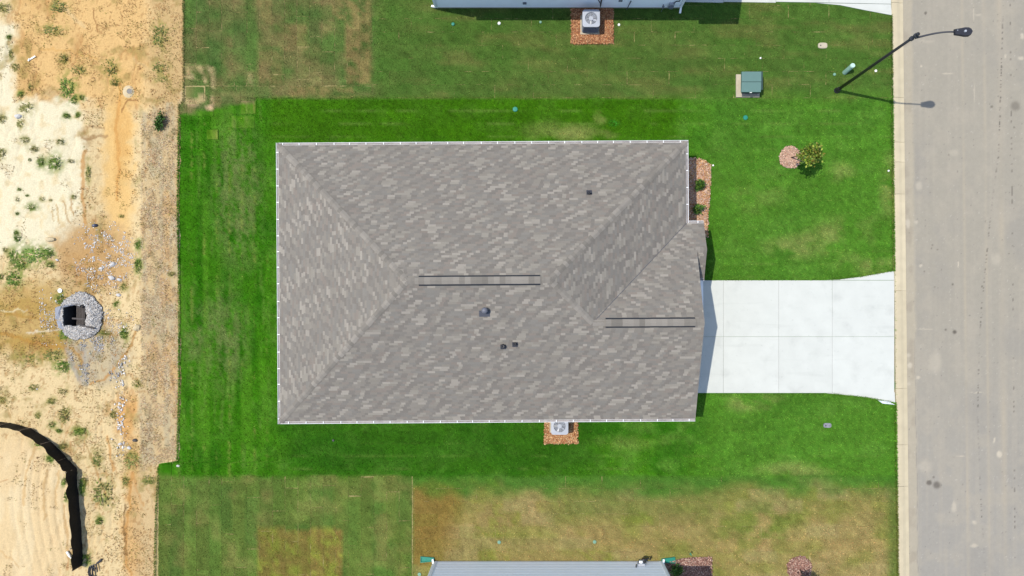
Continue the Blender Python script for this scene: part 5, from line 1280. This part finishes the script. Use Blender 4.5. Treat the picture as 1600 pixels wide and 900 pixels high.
X_, Y_ = scatter(12000, 60, 345, 215, 545); k = (fbm(X_ / 7, Y_ / 7, 172) > .53) & (np.clip(ell(X_, Y_, 160, 400, 44, 52, .3) + .6 * ell(X_, Y_, 60, 500, 44, 40, .4) + .7 * ell(X_, Y_, 180, 500, 24, 20, .4), 0, 1) > rng.uniform(0, 1, 12000) * 1.15)
WST = mulch_cols([(255, 250, 240), (244, 236, 226), (232, 226, 222), (250, 240, 220)])
stones('white_stone_scatter', X_[k], Y_[k], .016, .046, WST, M_STONE, None, terr, .5, 'white stone chips scattered over the muddy flat', 'gravel')
X_, Y_ = scatter(1500, 170, 555, 215, 715); k = (np.abs(X_ - np.interp(Y_, [555, 580, 620, 650, 715], [196, 188, 186, 187, 192])) < rng.exponential(3.2, 1500))
stones('white_stone_scatter', X_[k], Y_[k], .025, .075, WST, M_STONE, None, terr, .5, 'trail of white stones down the gully beside the straw strip', 'gravel')
t = thing('drain_inlet', (c.x, c.y, cz), 'square timber-lined drain pit inside the grey stone ring', 'drain')
p0 = at(96, 511.5, 0); p1 = at(136, 474.5, 0)
for (x0, y0, x1, y1) in ((p0.x, p0.y, p1.x, p0.y + .07), (p0.x, p1.y - .07, p1.x, p1.y), (p0.x, p0.y + .072, p0.x + .07, p1.y - .072), (p1.x - .07, p0.y + .072, p1.x, p1.y - .072)):
    m = MB(); m.box(x0, y0, -1.25, x1, y1, -.10); m.build('pit_wall', M_PIT, t)
m = MB(); m.box(p0.x, p0.y, -1.28, p1.x, p1.y, -1.2); m.build('pit_floor', M_PIT, t)
for k in range(9):
    x = p0.x + .36 + k * .085; m = MB(); m.box(x, p0.y + .09, -.75 + .05 * k, x + .044, p1.y - .09, -.72 + .05 * k); m.build('slat', M_OLDW, t)
for (a0, b0, z) in (((119, 474.5), (139, 476), -.03), ((122, 507), (147, 513), .0), ((113, 497.5), (133, 498.5), -.16), ((120, 480), (126, 479), -.12)):
    m = MB(); m.bar(at(*a0, z), at(*b0, z), .045, .03); m.build('beam', M_OLDW, t)
def sheet(pts, label, zs_):
    m = MB(); V = [at(x, y, z) for (x, y), z in zip(pts, zs_)]; cc = sum(V, Vector()) / len(V); cc.z = max(zs_) + .03
    for k in range(len(V)):
        m.quad(V[k], V[(k + 1) % len(V)], cc); 
    o = m.build('filter_fabric', M_GEO, None, (cc.x, cc.y, 0)); return tag(o, label, 'fabric', 'grey filter fabric flaps at the drain pit')
sheet([(86, 481), (95, 478), (99, 490), (97, 500), (86, 499)], 'grey fabric flap on the left rim of the drain pit', [-.05, -.02, -.16, -.14, -.08])
sheet([(88, 501), (97, 502), (101, 508), (100, 515), (91, 512)], 'grey fabric flap at the lower left corner of the drain pit', [-.06, -.08, -.14, -.10, -.06])
sheet([(97, 479), (110, 473), (122, 470), (120, 476), (99, 480.5)], 'grey fabric flap along the upper rim of the drain pit', [-.02, .0, .0, -.08, -.08])
# silt fence
line = [(-22, 655), (16, 661), (48, 669), (80, 690), (104, 716), (119, 733), (121, 760), (125, 800), (128, 850), (128, 884)]
fp = [tz(*q) for q in line]
t = thing('silt_fence', (fp[5].x, fp[5].y, fp[5].z), 'curved black silt fence on the sandy lot, lower left', 'silt fence')
def fence_run(i0, i1):
    pts = []
    for i in range(i0, i1):
        for k in range(8): pts.append(fp[i].lerp(fp[i + 1], k / 8))
    pts.append(fp[i1]); V = []; F = []; nz_ = 5
    for i, p in enumerate(pts):
        d = (pts[min(i + 1, len(pts) - 1)] - pts[max(i - 1, 0)]).normalized(); s = Vector((-d.y, d.x, 0))
        for j in range(nz_):
            f = j / (nz_ - 1); wv = .03 * math.sin(i * 1.3) * f + .02 * math.sin(i * .7 + j) + random.uniform(-.012, .012)
            V.append(p + s * (wv - .06 * f) + Vector((0, 0, -.08 + f * (.90 + .04 * math.sin(i * .9)))))
    for i in range(len(pts) - 1):
        for j in range(nz_ - 1):
            a = i * nz_ + j; F.append((a, a + nz_, a + nz_ + 1, a + 1))
    m = MB(); m.v = [tuple(v) for v in V]; m.f = F; me = m.mesh('fabric', True); link('fabric_run', me, M_FABRIC, t)
fence_run(0, 5); fence_run(5, 9)
for i, p in enumerate(fp):
    m = MB(); m.bar(p + Vector((-.06, 0, -.2)), p + Vector((-.10 + random.uniform(-.02, .02), random.uniform(-.03, .03), .72 if i not in (5, 8) else .9)), .022, .022); m.build('stake', M_STAKE if i in (5, 8) else M_WOOD, t)
# small finds
def debris(name, px, py, sx, sy, sz, rot, mt, label, cat, seed):
    p = tz(px, py); r_ = random.Random(seed); m = MB(); n = 10; rings = []
    for z, f in ((-.3, .9), (.15, 1.05), (.7, .85), (1.0, .4)):
        rings.append([(math.cos(2 * PI * k / n) * f * r_.uniform(.75, 1.15), math.sin(2 * PI * k / n) * f * r_.uniform(.75, 1.15), z) for k in range(n)])
    ca, sa = math.cos(rot), math.sin(rot)
    for rg in rings:
        for x, y, z in rg: m.v.append((p.x + x * sx * ca - y * sy * sa, p.y + x * sx * sa + y * sy * ca, p.z + z * sz))
    for k in range(3):
        for j in range(n): m.f.append((k * n + j, k * n + (j + 1) % n, (k + 1) * n + (j + 1) % n, (k + 1) * n + j))
    m.f.append(tuple(3 * n + j for j in range(n)))
    return tag(m.build(name, mt, None, p), label, cat)
WROCK = mat('white_rock', alb(246, 242, 236), .85, .1, 10, .3, 40); DROCK = mat('dark_rock', (.06, .055, .05), .85, .2, 10, .3, 40); BLUEB = mat('blue_black_plastic', (.03, .04, .075), .4, .3, 10); SROCK = mat('sand_clod', alb(244, 222, 178), .95, .1, 10, .3, 40)
debris('plastic_bag', 146, 352, .16, .10, .16, .2, BLUEB, 'dark blue plastic bag at the edge of the pale sand', 'bag', 1)
debris('rock', 210.5, 688, .15, .09, .12, -.1, DROCK, 'dark rock in the orange gully near the south end of the straw strip', 'rock', 2)
for (px, py, r, lab) in [(155, 419, .10, 'larger white rock in the muddy flat, left of the shiny streaks'), (173, 413, .14, 'white rock cluster on the right of the muddy flat'), (172, 434, .16, 'long white rock at the lower edge of the muddy flat'), (184, 437, .12, 'white rock at the right end of the long white rock'), (88, 406, .07, 'single white rock left of the muddy flat'), (160, 368, .07, 'white rock at the top of the muddy flat'), (130, 380, .06, 'small white rock near the top left of the muddy flat'), (143, 402, .07, 'white rock in the middle of the muddy flat'), (183, 461, .11, 'white rock streak right of the drain pit'), (187, 694, .10, 'white rock in the orange gully, upper'), (201, 700, .11, 'pale rock beside the dark rock in the gully'), (278, 728, .10, 'white rock at the corner between lawn and straw strip'), (29, 182, .16, 'white rubble on pale sand, upper left'), (57, 610 - 2, .05, 'tiny pale rock on the sand below the pit')]:
    debris('rock', px, py, r * 1.3, r * .8, r, random.uniform(-.6, .6), WROCK, lab, 'rock', int(px * 3 + py))
debris('sand_clod', 80, 374, .30, .14, .16, 0, SROCK, 'pale sand clod at the left of the muddy flat', 'clod', 77)
debris('sand_clod', 213, 512, .22, .18, .18, .4, SROCK, 'pale sand clod beside the straw strip near the pit', 'clod', 78)
p = tz(91, 454); m = MB(); m.lathe(p, [(.12, -.02), (.125, .03), (.115, .045), (.03, .05)], 18); tag(m.build('bucket_lid', M_WPLAST, None, p), 'white round lid lying above the drain pit', 'lid')
p = tz(201, 142); t = thing('drain_pipe', p, 'open pipe end set in a cream sand collar, upper lot', 'pipe')
m = MB(); m.lathe(p + Vector((-.06, .02, 0)), [(.40, -.05), (.30, .03), (.17, .05)], 20); m.build('collar', SROCK, t, smooth=True)
m = MB(); m.lathe(p, [(.165, -.1), (.165, .07), (.15, .07), (.15, .055)], 16); m.build('pipe_rim', SROCK, t)
m = MB(); m.lathe(p, [(.15, .056), (.149, .062)], 16); m.build('bore_shade_disc', M_BLACK, t)  # flat black disc, the shade inside the pipe painted as colour
p = tz(49, 91); m = MB(); m.bar(p + Vector((-.22, -.12, .03)), p + Vector((.2, .13, .05)), .035, .012); m.bar(p + Vector((-.2, -.14, .03)), p + Vector((-.1, -.02, .09)), .03, .012); tag(m.build('plastic_scrap', M_WPLAST, None, p), 'white plastic scrap among weeds, upper left', 'scrap')
p = tz(108, 866); t = thing('bottle', p, 'white plastic bottle left of the silt fence end', 'bottle')
d = Vector((.5, -.85, 0)); m = MB(); m.tube([p + Vector((0, 0, .08)) - d * .2, p + Vector((0, 0, .08)) + d * .12, p + Vector((0, 0, .08)) + d * .2], [.07, .07, .03], 12); m.build('body', M_WPLAST, t, smooth=False)
m = MB(); m.tube([p + Vector((0, 0, .08)) + d * .2, p + Vector((0, 0, .08)) + d * .25], [.03, .03], 10); m.build('cap', M_WHITE, t)
p = tz(141, 893); m = MB()
for q in range(3):
    m.tube([p + Vector((.28 * math.cos(u / 10 * 2 * PI) * (.5 if q else .4) + .15 * q, .5 * math.sin(u / 10 * 2 * PI) * (.6 + .15 * q), .06 + .05 * q)) for u in range(0, 10)], [.035] * 10, 7)
tag(m.build('hose_coil', M_BLACK, None, p), 'black hose coil at the bottom edge right of the silt fence', 'hose')
p = tz(156, 877); m = MB(); m.tube([p + Vector((-.2, -.12, .05)), p + Vector((0, 0, .07)), p + Vector((.1, .12, .06))], [.03, .07, .05], 8); tag(m.build('rubber_scrap', M_DARK, None, p), 'black rubber scrap above the hose coil', 'scrap')
